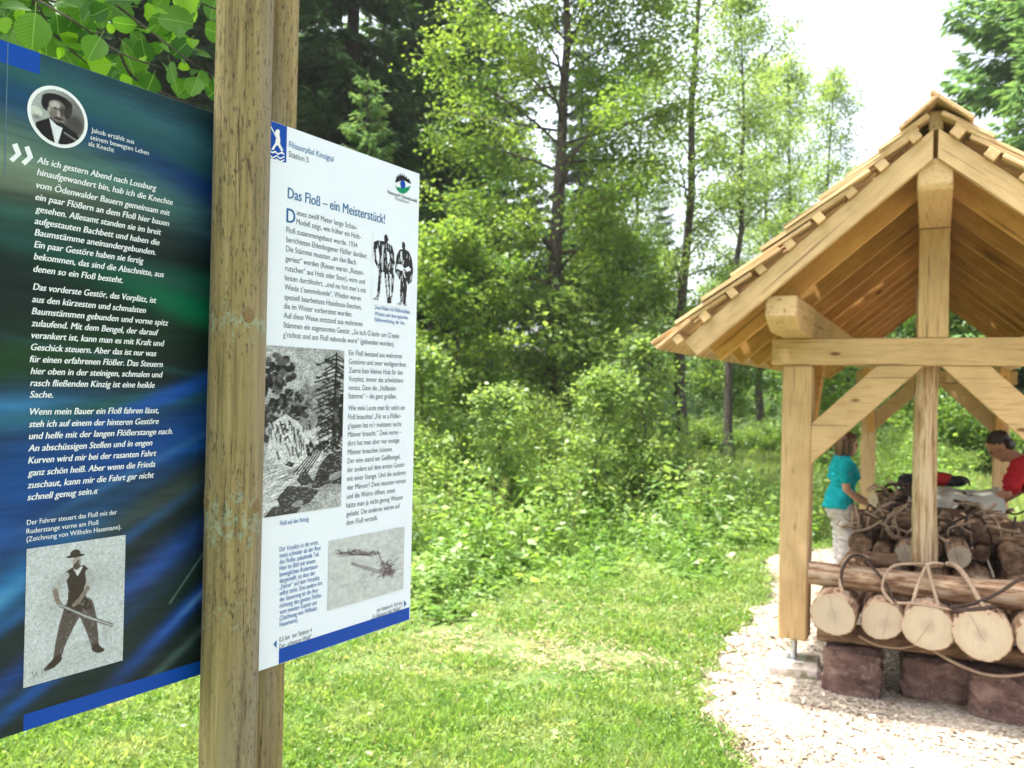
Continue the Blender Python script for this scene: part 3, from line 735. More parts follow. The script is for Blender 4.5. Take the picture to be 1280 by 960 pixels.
def hand_parts(w, fwd, side, dn, curl=.5, k=1., th=1):
    """w wrist, fwd finger direction, side across the palm (towards thumb), dn palm normal"""
    w = Vector(w); f = Vector(fwd).normalized(); s = Vector(side).normalized(); d = Vector(dn).normalized(); out = []
    out.append(('t', [(w, .024*k), (w+f*.05*k+s*.012*k, .021*k), (w+f*.08*k+s*.018*k, .016*k)])); out.append(('t', [(w, .022*k), (w+f*.05*k-s*.014*k, .020*k), (w+f*.078*k-s*.02*k, .015*k)]))
    for i, (o, ln) in enumerate(((.029, .068), (.010, .078), (-.009, .072), (-.028, .056))):
        a = w+f*(.085-.004*abs(i-1))*k+s*o*k; b = a+(f*(1-curl*.4)+d*curl*.5).normalized()*ln*.5*k; c = b+(f*(1-curl)+d*curl).normalized()*ln*.5*k
        out.append(('t', [(a, .0095*k), (b, .009*k), (c, .0075*k)]))
    a = w+f*.025*k+s*.028*k; b = a+(f*.6+s*.8).normalized()*.036*k; c = b+(f*.9+s*.35+d*.3).normalized()*.03*k
    out.append(('t', [(a, .013*k), (b, .011*k), (c, .009*k)])); return out
def build_woman():
    T = thing('person', W(-.80, 8.85, 0), 'woman in turquoise polo shirt and pale trousers standing left of the log stack', 'person')
    # local: X = facing (towards the logs), Y = her left, Z up
    M = Matrix.Translation(W(-.80, 8.85, .0)) @ Matrix.Rotation(-PHI+math.radians(22), 4, 'Z')
    hd = (.035, 0, 1.42); hands = (.20, -.17, .855)
    legs = [('t', [((0, s*.085, .80), .098), ((.0+.02, s*.085, .62), .082), ((.03, s*.085, .43), .055), ((.01, s*.085, .30), .052), ((-.01, s*.085, .08), .036), ((.02, s*.085, .045), .036), ((.12, s*.09, .03), .03)]) for s in (-1, 1)]
    torso = [('l', [((-.01, 0, .80), .105, .165, 0), ((-.015, 0, .90), .11, .16, 0), ((-.0, 0, 1.0), .09, .13, 0), ((.015, 0, 1.12), .10, .145, 0), ((.005, 0, 1.22), .095, .165, 0), ((-.01, 0, 1.285), .06, .12, 0), ((0, 0, 1.31), .045, .06, 0)]),
             ('e', (.075, -.07, 1.115), (.055, .06, .06)), ('e', (.075, .07, 1.115), (.055, .06, .06)), ('e', (-.075, -.06, .83), (.07, .085, .09)), ('e', (-.075, .06, .83), (.07, .085, .09))]
    arm_r = [('t', [((-.01, -.165, 1.235), .050), ((-.025, -.20, 1.12), .044), ((-.03, -.205, 1.01), .037), ((.08, -.195, .91), .032), (hands, .022)])]
    arm_l = [('t', [((-.01, .165, 1.235), .050), ((-.0, .20, 1.12), .044), ((.03, .205, 1.0), .037), ((.15, .16, .93), .032), ((.25, .09, .87), .022)])]
    neck = [('t', [((0, 0, 1.26), .055), ((.02, 0, 1.36), .048)])]
    body = legs+torso+arm_r+arm_l+neck+head_parts(hd, 1.0, .12)+hand_parts(hands, (.85, .05, -.5), (0, .9, .3), (.1, .2, -1), .5)+hand_parts((.25, .09, .87), (.85, -.2, -.4), (0, -.9, .3), (0, 0, -1), .5)
    newobj_b = person_mesh('body', body, SKIN, T, M, .0085, 4)
    def puff(parts, g):
        out = []
        for p in parts:
            if p[0] == 't': out.append(('t', [(a, r+g) for a, r in p[1]]))
            elif p[0] == 'e': out.append(('e', p[1], tuple(x+g for x in p[2]))+tuple(p[3:]))
            else: out.append(('l', [(c, rx+g, ry+g, ro) for c, rx, ry, ro in p[1]]))
        return out
    sleeves = [('t', [((-.01, s*.16, 1.24), .062), ((-.022, s*.195, 1.13), .062), ((-.026, s*.20, 1.09), .060)]) for s in (-1, 1)]
    tor = [('l', [((-.028, 0, .80), .152, .192, 0), ((-.028, 0, .88), .142, .184, 0), ((-.005, 0, 1.0), .112, .150, 0), ((.012, 0, 1.12), .118, .162, 0), ((.005, 0, 1.22), .108, .178, 0), ((-.01, 0, 1.285), .075, .132, 0), ((0, 0, 1.318), .056, .066, 0)])]
    polo = m_cloth('turquoise_polo_cotton', (.0, .33, .38))
    person_mesh('polo_shirt', tor+sleeves+puff(torso[1:3], .014), polo, T, M, .010, 5)
    person_mesh('collar', [('t', [((.05, -.03, 1.315), .014), ((.0, -.065, 1.335), .016), ((-.05, 0, 1.345), .016), ((.0, .065, 1.335), .016), ((.05, .03, 1.315), .014)])], m_cloth('navy_collar', (.015, .05, .09)), T, M, .008, 2)
    tl = [('t', [(a, r+.012+(.014 if a[2] < .5 else 0)) for a, r in L[1][:5]]) for L in legs]
    person_mesh('trousers', tl+[('l', [((-.015, 0, .70), .108, .17, 0), ((-.02, 0, .80), .122, .178, 0), ((-.015, 0, .865), .118, .172, 0)])]+puff(torso[3:], .012), m_cloth('pale_grey_trouser_cloth', (.50, .46, .45)), T, M, .011, 5)
    for s in (-1, 1):
        person_mesh('shoe', [('t', [((-.01, s*.085, .04), .042), ((.06, s*.088, .035), .042), ((.13, s*.09, .028), .034)])], m_plain('shoe_leather', (.06, .045, .04), .6), T, M, .009, 3)
    h = Vector(hd)
    hair = [('e', h+Vector((-.018, 0, .052)), (.105, .09, .092)), ('e', h+Vector((-.05, 0, -.01)), (.07, .088, .10)), ('e', h+Vector((-.055, 0, -.09)), (.048, .075, .07)),
            ('e', h+Vector((-.012, .07, -.02)), (.05, .022, .085)), ('e', h+Vector((-.012, -.07, -.02)), (.05, .022, .085)), ('e', h+Vector((.055, 0, .085)), (.045, .06, .035))]
    t = NT('brown_hair'); g = t.noise(t.coord('Object', (60, 60, 6), False), 2, 3); t.col(t.ramp(g, [(.35, (.05, .024, .014)), (.65, (.19, .10, .055))])); t.rough(.45); t.bump(g, .6, .01)
    person_mesh('hair', hair, t.m, T, M, .009, 3)
    eyes(hd, 1., .12, T, M)
def m_cloth(name, c):
    t = NT(name); g = t.noise(t.coord('Object', (1, 1, 1), False), 9, 3, .5, .6); t.col(t.ramp(g, [(.3, tuple(x*.86 for x in c)), (.7, c)])); t.rough(.9); t.bump(g, .5, .03); return t.m
build_woman()
def build_man():
    T = thing('person', W(1.02, 8.3, 0), 'man in red polo shirt bending over the log stack at the right edge, reaching down', 'person')
    # local X = facing -> towards -s
    M = Matrix.Translation(W(1.02, 8.3, 0)) @ Matrix.Rotation(-PHI+math.pi-math.radians(8), 4, 'Z')
    hip = Vector((.02, 0, .95)); sh = Vector((.34, 0, 1.37)); ln = math.atan2(.34, .42)
    legs = [('t', [((.02, s*.095, .93), .10), ((.02, s*.10, .72), .088), ((.03, s*.10, .50), .062), ((.0, s*.10, .36), .06), ((-.03, s*.10, .09), .042), ((0, s*.10, .05), .042), ((.15, s*.11, .035), .034)]) for s in (-1, 1)]
    def T2(f): return hip+(sh-hip)*f
    torso = [('l', [(T2(-.08), .12, .17, ln*.5), (T2(.15), .135, .172, ln), (T2(.45), .13, .175, ln), (T2(.75), .13, .195, ln), (T2(.95), .10, .20, ln), (T2(1.08), .06, .12, ln)])]
    hd = (.50, 0, 1.49)
    neck = [('t', [(T2(.98), .068), (Vector(hd)+Vector((-.05, 0, -.05)), .058)])]
    wr = (.66, .15, 1.00); wl = (.56, -.16, .985)
    arm_l = [('t', [((.35, .20, 1.345), .060), ((.40, .235, 1.22), .050), ((.43, .24, 1.12), .042), ((.55, .19, 1.05), .036), (wr, .026)])]   # nearer the camera
    arm_r = [('t', [((.35, -.20, 1.345), .060), ((.37, -.235, 1.22), .050), ((.38, -.24, 1.10), .042), ((.47, -.2, 1.03), .036), (wl, .026)])]
    hands = hand_parts(wr, (.8, -.1, -.45), (-.1, -.9, 0), (0, 0, -1), .6)+hand_parts(wl, (.85, .1, -.35), (0, .9, 0), (0, 0, -1), .6)
    skin = m_plain('tanned_skin', (.40, .19, .12), .5)
    person_mesh('body', legs+torso+neck+arm_l+arm_r+head_parts(hd, 1.04, .75)+hands, skin, T, M, .009, 4)
    red = m_cloth('red_polo_cotton', (.42, .012, .022))
    tor = [('l', [(T2(-.02), .145, .185, ln*.6), (T2(.2), .155, .19, ln), (T2(.45), .15, .19, ln), (T2(.75), .148, .21, ln), (T2(.95), .118, .215, ln), (T2(1.07), .085, .14, ln)])]
    slv = [('t', [((.34, s*.20, 1.35), .078), ((.385, s*.232, 1.24), .076), ((.40, s*.238, 1.19), .074)]) for s in (-1, 1)]
    person_mesh('polo_shirt', tor+slv, red, T, M, .011, 5)
    person_mesh('trousers', [('t', [(a, r+.014+(.01 if a[2] < .5 else 0)) for a, r in L[1][:5]]) for L in legs]+[('l', [((.02, 0, .84), .13, .185, 0), ((.02, 0, .95), .142, .188, .2), ((.045, 0, .995), .138, .186, .35)])], m_cloth('dark_grey_trouser_cloth', (.10, .095, .09)), T, M, .012, 5)
    person_mesh('belt', [('t', [(Vector((.05, 0, 1.0))+Vector((.147*math.cos(a), .19*math.sin(a), -.075*math.cos(a))), .017) for a in [k*math.pi/10 for k in range(21)]])], m_plain('black_belt', (.02, .018, .016), .5), T, M, .008, 2)
    for s in (-1, 1):
        person_mesh('shoe', [('t', [((-.02, s*.10, .045), .046), ((.07, s*.105, .04), .046), ((.17, s*.11, .032), .038)])], m_plain('dark_shoe_leather', (.03, .025, .02), .6), T, M, .010, 3)
    R = Matrix.Rotation(.75, 3, 'Y'); h = Vector(hd)
    hair = [('e', h+R @ Vector((-.02, 0, .062)), (.098, .083, .082), .75), ('e', h+R @ Vector((-.058, 0, .0)), (.048, .076, .075), .75)]
    person_mesh('hair', hair, m_plain('dark_brown_hair', (.025, .014, .01), .5), T, M, .009, 2)
    eyes(hd, 1.04, .75, T, M)
    V = []; F = []                                                        # steel watch on the near wrist
    w = Vector(wr); d = (w-Vector((.55, .19, 1.05))).normalized(); w0 = w-d*.02
    Mw = M @ frame(w0, d, (0, 0, 1))
    seg = 18
    for x in (-.011, .011):
        for k in range(seg): a = 2*math.pi*k/seg; V.append((x, .034*math.cos(a), .034*math.sin(a)))
    for x in (-.009, .009):
        for k in range(seg): a = 2*math.pi*k/seg; V.append((x, .028*math.cos(a), .028*math.sin(a)))
    for k in range(seg): q = (k+1) % seg; F += [(k, q, seg+q, seg+k), (k, 2*seg+k, 2*seg+q, q), (seg+k, seg+q, 3*seg+q, 3*seg+k)]
    wt = newobj('wristwatch', pydata('wristwatch', V, F), MT['steel'], None, Mw); tag(wt, 'steel wristwatch on the reaching arm of the man in red', 'watch')
    # paper held by the far hand
    V = []; F = []
    for i in range(9):
        for j in range(9):
            u = i/8; v = j/8; V.append((u*.24, v*.20-.1, .02*math.sin(u*5+v*3)+.03*v*math.sin(u*3)))
    for i in range(8):
        for j in range(8): F.append((i*9+j, i*9+j+1, (i+1)*9+j+1, (i+1)*9+j))
    pp = newobj('paper_sheet', pydata('paper_sheet', V, F), m_plain('white_paper', (.72, .76, .80), .8), None, M @ Matrix.Translation((.46, -.06, .98)) @ Matrix.Rotation(.5, 4, 'Y'))
    pp.modifiers.new('t', 'SOLIDIFY').thickness = .001
    tag(pp, 'crumpled white paper held by the man in the red shirt', 'paper')
build_man()

# ============================================================ information board
_d = ray(1312, 501.4); SU = np.array([_d[0], _d[1], 0]); SU /= np.linalg.norm(SU); SN = np.array([SU[1], -SU[0], 0])   # along the boards / towards the reader
KW, KB = -1.4404, -1.5154                                   # board planes (white one mounted 75 mm proud of the dark one)
def sg(px, py, k):
    P = hit(px, py, SN*k, SN); return float(P @ SU), float(P[2])
def SP(s, h, k): return Vector(tuple(SU*s + SN*k + np.array([0, 0, h])))
SUv, SNv, ZV = Vector(tuple(SU)), Vector(tuple(SN)), Vector((0, 0, 1))
BOARD = thing('information_board', SP(1.1, 0, -1.47), 'information board of two printed panels held between two weathered round wooden posts', 'information board')
def build_posts():
    for (px, k, lab, seed, r) in ((295.5, -1.4525, 'front post with turquoise lichen, cracks and knots', 1, .0585), (331, -1.4995, 'rear post half hidden behind the white panel', 2, .0565)):
        P = hit(px, 488, SN*k, SN); nz = __import__('mathutils').noise
        seg, nl = 56, 170; V = []; F = []; H0, H1 = -.1, 3.25
        knots = [(2.045, .35), (1.645, .85), (1.655, -1.1), (1.25, 2.0)] if seed == 1 else [(1.1, .2)]
        base_a = math.atan2(-P[1], -P[0])
        for i in range(nl+1):
            z = H0+(H1-H0)*i/nl; rr = r*(1+.012*nz.noise(Vector((seed, z*2, 0))))
            for q in range(seg):
                a = 2*math.pi*q/seg; d = .0012*nz.noise(Vector((math.cos(a)*7, math.sin(a)*7, z*1.2+seed)))
                for kz, ka in knots:
                    da = ((a-(base_a+ka)+math.pi) % (2*math.pi)-math.pi)*r; dz = z-kz; dd = math.hypot(da, dz)
                    d += .0035*math.exp(-(dd/.022)**2) - .0016*math.exp(-((dd-.017)/.004)**2)
                V.append(((rr+d)*math.cos(a), (rr+d)*math.sin(a), z))
        for i in range(nl):
            for q in range(seg): F.append((i*seg+q, i*seg+(q+1) % seg, (i+1)*seg+(q+1) % seg, (i+1)*seg+q))
        F.append(tuple(range(nl*seg, (nl+1)*seg)))
        o = newobj('post', pydata('post', V, F), MT['post'], BOARD, Matrix.Translation(Vector((P[0], P[1], 0))) @ Matrix.Rotation(seed*2.1-2.1, 4, 'Z'), True)
        o['label'] = lab
        if seed == 1:                                     # sawn knots as dark rings let into the surface
            for kz, ka in knots[:3]:
                a = base_a+ka; c = Vector((P[0], P[1], kz))+Vector((math.cos(a), math.sin(a), 0))*(r+.0028)
                M = frame(c, Vector((-math.sin(a), math.cos(a), 0)), ZV); V = []; F = []
                for j, q in enumerate((.0155, .012, .0085, .005, .0015)):
                    for m in range(20): b = 2*math.pi*m/20; V.append((q*.85*math.cos(b), q*1.15*math.sin(b), [-.003, .0008, .0004, .001, .0006][j]))
                for j in range(4):
                    for m in range(20): F.append((j*20+m, j*20+(m+1) % 20, (j+1)*20+(m+1) % 20, (j+1)*20+m))
                kt = NT('knot_wood'); tc = kt.add('ShaderNodeTexCoord'); ln = kt.add('ShaderNodeVectorMath', operation='LENGTH'); kt.l(tc.outputs['Object'], ln.inputs[0])
                kt.col(kt.ramp(kt.math('FRACT', kt.math('MULTIPLY', ln.outputs[1], 230.)), [(.2, (.20, .13, .06)), (.6, (.10, .06, .03)), (.8, (.26, .19, .10))])); kt.rough(.8)
                newobj('knot', pydata('knot', V, F), kt.m, BOARD, M, True)
build_posts()

class Canvas:
    def __init__(s, w, h, bg):
        s.w, s.h = w, h; v, u = np.mgrid[0:h, 0:w]; s.u = u/(w-1); s.v = v/(h-1); s.asp = h/w
        s.img = np.zeros((h, w, 3)); s.img[:] = bg; s.rng = np.random.default_rng(11)
    def blend(s, m, c): m = np.clip(m, 0, 1)[..., None]; s.img = s.img*(1-m)+np.array(c)*m
    def ell(s, cx, cy, rx, ry, c, a=1., rot=0, soft=.15):
        x = s.u-cx; y = (s.v-cy)*s.asp; ca, sa = math.cos(rot), math.sin(rot); X = x*ca+y*sa; Y = -x*sa+y*ca
        d = np.sqrt((X/rx)**2+(Y/(ry*s.asp))**2); s.blend(a*np.clip((1-d)/soft+.5, 0, 1), c)
    def blob(s, cx, cy, rx, ry, c, a=1., rot=0):
        x = s.u-cx; y = (s.v-cy)*s.asp; ca, sa = math.cos(rot), math.sin(rot); X = x*ca+y*sa; Y = -x*sa+y*ca
        s.blend(a*np.exp(-((X/rx)**2+(Y/(ry))**2)), c)
    def poly(s, pts, c, a=1.):
        ins = np.zeros(s.u.shape, bool); n = len(pts)
        for i in range(n):
            x0, y0 = pts[i]; x1, y1 = pts[(i+1) % n]
            if y0 == y1: continue
            k = ((s.v > y0) != (s.v > y1)) & (s.u < (x1-x0)*(s.v-y0)/(y1-y0)+x0); ins ^= k
        s.blend(ins*a, c)
    def line(s, pts, w, c, a=1.):
        m = np.zeros(s.u.shape)
        for (x0, y0), (x1, y1) in zip(pts[:-1], pts[1:]):
            dx, dy = x1-x0, (y1-y0)*s.asp; L2 = dx*dx+dy*dy+1e-9; px = s.u-x0; py = (s.v-y0)*s.asp
            t = np.clip((px*dx+py*dy)/L2, 0, 1); d = np.hypot(px-t*dx, py-t*dy); m = np.maximum(m, np.clip((w-d)/(.5/s.w)+.5, 0, 1))
        s.blend(m*a, c)
    def noise(s, fx, fy):
        g = s.rng.random((int(fy)+3, int(fx)+3)); X = s.u*fx; Y = s.v*fy; i = X.astype(int); j = Y.astype(int); a = X-i; b = Y-j; a = a*a*(3-2*a); b = b*b*(3-2*b)
        return (g[j, i]*(1-a)+g[j, i+1]*a)*(1-b)+(g[j+1, i]*(1-a)+g[j+1, i+1]*a)*b
    def hatch(s, amt=.35, fx=60, fy=90):
        n = (s.noise(fx, fy)-.5)*amt*2; s.img = np.clip(s.img*(1+n[..., None]), 0.004, .85)
    def build(s, name, s0, s1, h0, h1, k, parent, mat, warp=None, label=None):
        """lay the print on the board: u runs s0->s1, v runs h1 (top) -> h0"""
        S = s0+(s1-s0)*s.u; H = h1+(h0-h1)*s.v; V = np.stack([S-s0, H-h0, np.zeros_like(S)], -1).reshape(-1, 3)
        idx = np.arange(s.h*s.w).reshape(s.h, s.w); Q = np.stack([idx[1:, :-1], idx[1:, 1:], idx[:-1, 1:], idx[:-1, :-1]], -1).reshape(-1, 4)
        if warp is not None:
            keep = warp.reshape(-1)[Q].min(1) > 0; Q = Q[keep]
        me = npmesh(name, V, Q); ca = me.color_attributes.new('ink', 'FLOAT_COLOR', 'POINT')
        ca.data.foreach_set('color', np.concatenate([s.img, np.ones((s.h, s.w, 1))], -1).astype(np.float32).ravel())
        o = newobj(name, me, mat, parent, frame(SP(s0, h0, k), SUv, ZV))
        if label: o['label'] = label
        return o
def m_ink(name):
    t = NT(name); a = t.add('ShaderNodeAttribute', attribute_name='ink'); t.col(a.outputs['Color']); t.rough(.45); t.b.inputs['Specular IOR Level'].default_value = .14
    n = t.noise(t.coord('Object', (1, 1, 1), False), 160, 2); t.bump(n, .015, .001); return t.m
INK = m_ink('printed_ink')
WHITE = (.69, .745, .865)
def flat(c, name): 
    t = NT(name); t.col(c); t.rough(.45); t.b.inputs['Specular IOR Level'].default_value = .14; return t.m
MWHITE = flat(WHITE, 'white_panel_laminate'); MBLUE = flat((.001, .055, .36), 'blue_print'); MTXTW = flat((.72, .76, .82), 'white_lettering')
MGREY = flat((.13, .15, .18), 'dark_grey_lettering'); MTB = flat((.02, .12, .32), 'blue_lettering'); MBLACK = flat((.012, .012, .014), 'black_print'); MGREEN = flat((.0, .22, .10), 'green_print')
MCAP = flat((.06, .16, .42), 'pale_blue_lettering')

def polyflat(name, pts, k, mat, parent, M=None):
    """pts (s,h) on the board plane"""
    s0 = sum(p[0] for p in pts)/len(pts); h0 = sum(p[1] for p in pts)/len(pts)
    return newobj(name, pydata(name, [(a-s0, b-h0, 0) for a, b in pts], [tuple(range(len(pts)))]), mat, parent, frame(SP(s0, h0, k), SUv, ZV))
def text(line, p0, p1, size, k, mat, parent, shear=0., bold=0., name='text_line'):
    """baseline runs from pixel p0 to p1, measured on the board"""
    a = sg(p0[0], p0[1], k); b = sg(p1[0], p1[1], k); cu = bpy.data.curves.new('t', 'FONT'); cu.body = line; cu.size = size; cu.shear = shear;  cu.resolution_u = 3
    cu.fill_mode = 'FRONT'
    o = bpy.data.objects.new('t', cu); COL.objects.link(o); dg = bpy.context.evaluated_depsgraph_get(); me = bpy.data.meshes.new_from_object(o.evaluated_get(dg)); bpy.data.objects.remove(o); bpy.data.curves.remove(cu)
    if not len(me.vertices): return
    co = np.empty(len(me.vertices)*3); me.vertices.foreach_get('co', co); co = co.reshape(-1, 3); x0, x1 = co[:, 0].min(), co[:, 0].max()
    co[:, 0] = (co[:, 0]-x0)*(b[0]-a[0])/(x1-x0); me.vertices.foreach_set('co', co.ravel()); me.update(); me.name = name; me.materials.clear()
    if bold:                                                # heavier weight: a second strike a hair to the side
        me2 = me.copy(); bm = bmesh.new(); bm.from_mesh(me)
        for dx, dz in ((bold*size, .00008), (bold*size*.5, .00016)):
            b2 = bmesh.new(); b2.from_mesh(me2); bmesh.ops.translate(b2, verts=b2.verts[:], vec=(dx, dx*.25, dz)); m3 = bpy.data.meshes.new('x'); b2.to_mesh(m3); bm.from_mesh(m3); b2.free(); bpy.data.meshes.remove(m3)
        bm.to_mesh(me); bm.free(); bpy.data.meshes.remove(me2)
    h = a[1]; return newobj(name, me, mat, parent, frame(SP(a[0], h, k), SUv, ZV))

def build_blue_panel():
    s0, s1, h0, h1 = .640, 1.236, 1.2765, 2.482
    w = s1-s0; me = box_mesh('panel', w, .004, h1-h0, .0008)
    M = frame(SP((s0+s1)/2, (h0+h1)/2, KB-.003), SUv, -SNv)
    P = newobj('panel', me, m_plain('aluminium_panel_edge', (.42, .45, .5), .4, .3), BOARD, M); P['label'] = 'dark blue and green printed panel with white text, left of the front post'
    c = Canvas(210, 430, (.012, .022, .022)); Bl = c.blob
    R = .0; n1 = c.noise(5, 60); n2 = c.noise(12, 200)
    Bl(.5, .02, .9, .16, (.010, .045, .062), .95, .12); Bl(.32, .10, .50, .11, (.004, .055, .16), .9, .2); Bl(.02, .12, .25, .05, (.008, .03, .05), .8, .1); Bl(.97, .17, .34, .14, (.001, .022, .20), .95, .35); Bl(.7, .06, .6, .05, (.03, .12, .16), .6, .15)
    Bl(.12, .165, .36, .09, (.20, .27, .19), 1., .1); Bl(.48, .165, .42, .07, (.06, .17, .15), .8, .16); Bl(.1, .245, .3, .04, (.05, .2, .16), .6, .0)
    Bl(.45, .36, .7, .26, (.006, .017, .014), .97, .0); Bl(.98, .315, .26, .035, (.0, .13, .09), .75, .12); Bl(.92, .37, .32, .045, (.0, .20, .085), .9, .2); Bl(.55, .30, .8, .02, (.03, .06, .06), .4, .2)
    Bl(.10, .46, .5, .07, (.015, .055, .018), .8, -.2); Bl(.6, .455, .9, .012, (.02, .06, .065), .7, .15)
    Bl(.14, .53, .30, .055, (.035, .16, .36), 1., -.05); Bl(.50, .522, .42, .03, (.02, .10, .05), .9, -.12); Bl(.85, .475, .45, .028, (.008, .08, .42), 1., -.35); Bl(.66, .51, .3, .022, (.01, .06, .30), .7, -.3)
    Bl(.96, .545, .34, .045, (.005, .09, .46), 1., -.5); Bl(.55, .60, .55, .08, (.008, .06, .27), .95, -.35); Bl(.2, .62, .35, .13, (.006, .06, .25), .85, -.2); Bl(.35, .68, .5, .03, (.012, .03, .05), .8, -.3); Bl(.75, .665, .5, .05, (.035, .055, .05), .95, -.4)
    Bl(.72, .775, .4, .05, (.02, .075, .33), .95, -.5); Bl(.98, .70, .35, .05, (.010, .016, .018), .9, -.7); Bl(.12, .80, .34, .06, (.02, .16, .42), 1., -.6); Bl(.03, .71, .24, .09, (.012, .07, .30), .9, 0.)
    Bl(.75, .86, .55, .085, (.010, .024, .024), .97, -.5); Bl(.83, .855, .34, .028, (.01, .075, .42), .95, -.62); Bl(.86, .845, .15, .012, (.12, .28, .62), .9, -.62)
    Bl(.32, .925, .5, .06, (.012, .028, .026), .95, -.45); Bl(.25, .945, .3, .022, (.01, .07, .30), .9, -.5); Bl(.72, .955, .35, .016, (.05, .09, .09), .9, -.55); Bl(.1, .94, .22, .03, (.008, .05, .25), .9, -.5)
    c.line([(.70, .86), (.85, .775), (1., .735)], .004, (.12, .2, .2), .6)
    # brush-like streaks that follow the flow
    f = (n1-.5)*.30+(n2-.5)*.34; slope = np.sin((c.v*1.0-.25*c.u*np.clip(c.v*2-.6, -1, 1))*210+n1*5)*.06*c.noise(4, 9)
    c.img = np.clip(c.img*(1+f[..., None]+slope[..., None]), 0, 1)
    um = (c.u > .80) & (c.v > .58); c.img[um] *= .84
    Bl(.80, .34, .55, .05, (.0, .11, .06), .55, .18); Bl(.25, .285, .6, .03, (.02, .09, .085), .5, .1); Bl(.10, .03, .6, .04, (.03, .12, .11), .6, .12); Bl(.75, .10, .5, .035, (.02, .10, .10), .6, .2); Bl(.30, .80, .5, .02, (.02, .12, .38), .6, -.5); Bl(.05, .83, .16, .02, (.10, .32, .55), .8, -.6); Bl(.60, .62, .4, .015, (.04, .16, .42), .5, -.4)
    c.img *= .95
    c.build('panel_print', s0+.001, s1-.001, h0+.001, h1-.001, KB+.0005, P, INK)
    T = lambda l, a, b, **kw: text(l, a, b, kw.pop('size', .0172), KB+.0012, MTXTW, P, shear=.22, bold=.05, **kw)
    # baselines: a little below the measured middles of the lines
    L1 = [("Als ich gestern Abend nach Lossburg", 46, 199, 195), ("hinaufgewandert bin, hab ich die Knechte", 46, 214, 215.5), ("vom Ödenwalder Bauern gemeinsam mit", 45, 230, 212), ("ein paar Flößern an dem Floß hier bauen", 44, 245, 211),
          ("gesehen. Allesamt standen sie im breit", 44, 260, 201), ("aufgestauten Bachbett und haben die", 43, 275, 199), ("Baumstämme aneinandergebunden.", 43, 289.5, 194), ("Ein paar Gestöre haben sie fertig", 42.5, 304.5, 179), ("bekommen, das sind die Abschnitte, aus", 42, 319.5, 204.5), ("denen so ein Floß besteht.", 41.5, 335, 153),
          ("Das vorderste Gestör, das Vorplätz, ist", 41, 357.5, 195), ("aus den kürzesten und schmalsten", 40, 373, 182), ("Baumstämmen gebunden und vorne spitz", 39.5, 388, 210), ("zulaufend. Mit dem Bengel, der darauf", 39, 403, 198), ("verankert ist, kann man es mit Kraft und", 39, 418, 205), ("Geschick steuern. Aber das ist nur was", 38.5, 433, 195),
          ("für einen erfahrenen Flößer. Das Steuern", 37, 448, 203), ("hier oben in der steinigen, schmalen und", 38, 463, 203), ("rasch fließenden Kinzig ist eine heikle", 37.5, 478, 193), ("Sache.", 37, 492.5, 66),
          ("Wenn mein Bauer ein Floß fahren lässt,", 37, 514, 198), ("steh ich auf einem der hinteren Gestöre", 36, 529.5, 198), ("und helfe mit der langen Flößerstange nach.", 36, 544.5, 215.6), ("An abschüssigen Stellen und in engen", 35, 559.8, 190), ("Kurven wird mir bei der rasanten Fahrt", 35, 575, 195), ("ganz schön heiß. Aber wenn die Frieda", 34.6, 590.5, 193.5), ("zuschaut, kann mir die Fahrt gar nicht", 34, 606, 192), ("schnell genug sein.«", 34, 621, 122)]
    k = KB
    for l, x, y, x1 in L1:
        s, h = sg(x, y+4.6, k); p1 = hit(x1, y, SN*k, SN); s1_ = float(p1 @ SU)
        # end column: find s of the end pixel column at that height
        q = None
        lo, hi = 0, 960
        for _ in range(30):
            m = (lo+hi)/2
            if sg(x1, m, k)[1] > h: lo = m
            else: hi = m
        T(l, (x, y+4.6), (x1, lo))
    def endy(x1, h):
        lo, hi = 0, 960
        for _ in range(30):
            m = (lo+hi)/2
            if sg(x1, m, k)[1] > h: lo = m
            else: hi = m
        return lo
    for l, x, y, x1, sz in (("Jakob erzählt aus", 114, 162, 167.5, .0128), ("seinem bewegten Leben", 113, 171, 186, .0128), ("als Knecht", 110.5, 179, 142.5, .0128)):
        h = sg(x, y+3, k)[1]; text(l, (x, y+3), (x1, endy(x1, h)), sz, KB+.0012, MTXTW, P, bold=.005)
    for l, x, y, x1 in (("Der Fahrer steuert das Floß mit der", 33.6, 653, 146), ("Ruderstange vorne am Floß", 33, 664, 123), ("(Zeichnung von Wilhelm Hasemann).", 33, 674, 151.5)):
        h = sg(x, y+3.3, k)[1]; text(l, (x, y+3.3), (x1, endy(x1, h)), .0128, KB+.0012, MTXTW, P, bold=.012)
    # blue corner square, foot bar and the light folded line
    def rect(a, b, c_, d, kk, mat, name): polyflat(name, [(a, c_), (b, c_), (b, d), (a, d)], kk, mat, P)
    sq = sg(50, 78, k); rect(s0+.001, .770, 2.443, 2.481, KB+.0009, MBLUE, 'blue_square'); rect(.770, s1-.001, 1.278, 1.307, KB+.0009, MBLUE, 'blue_bar')
    rect(.7145, .7162, 2.25, 2.4795, KB+.0013, flat((.09, .17, .26), 'pale_fold_line'), 'fold_line')
    # quotation mark
    def px(poly): return [sg(a, b, k) for a, b in poly]
    for poly in ([(14.5, 181), (21, 179), (26.5, 193), (16, 203), (11, 199), (19, 192)], [(30, 184), (36, 182.5), (41, 197), (31, 207), (26, 202.5), (34, 196)]):
        polyflat('quotation_mark', px(poly), KB+.0013, MTXTW, P)
    # portrait roundel
    cx, cy = sg(72.5, 146.5, k); rr = .0545
    def disc(name, r, kk, mat, n=48): polyflat(name, [(cx+r*math.cos(2*math.pi*i/n), cy+r*math.sin(2*math.pi*i/n)) for i in range(n)], kk, mat, P)
    disc('portrait_rim', rr, KB+.0014, MTXTW)
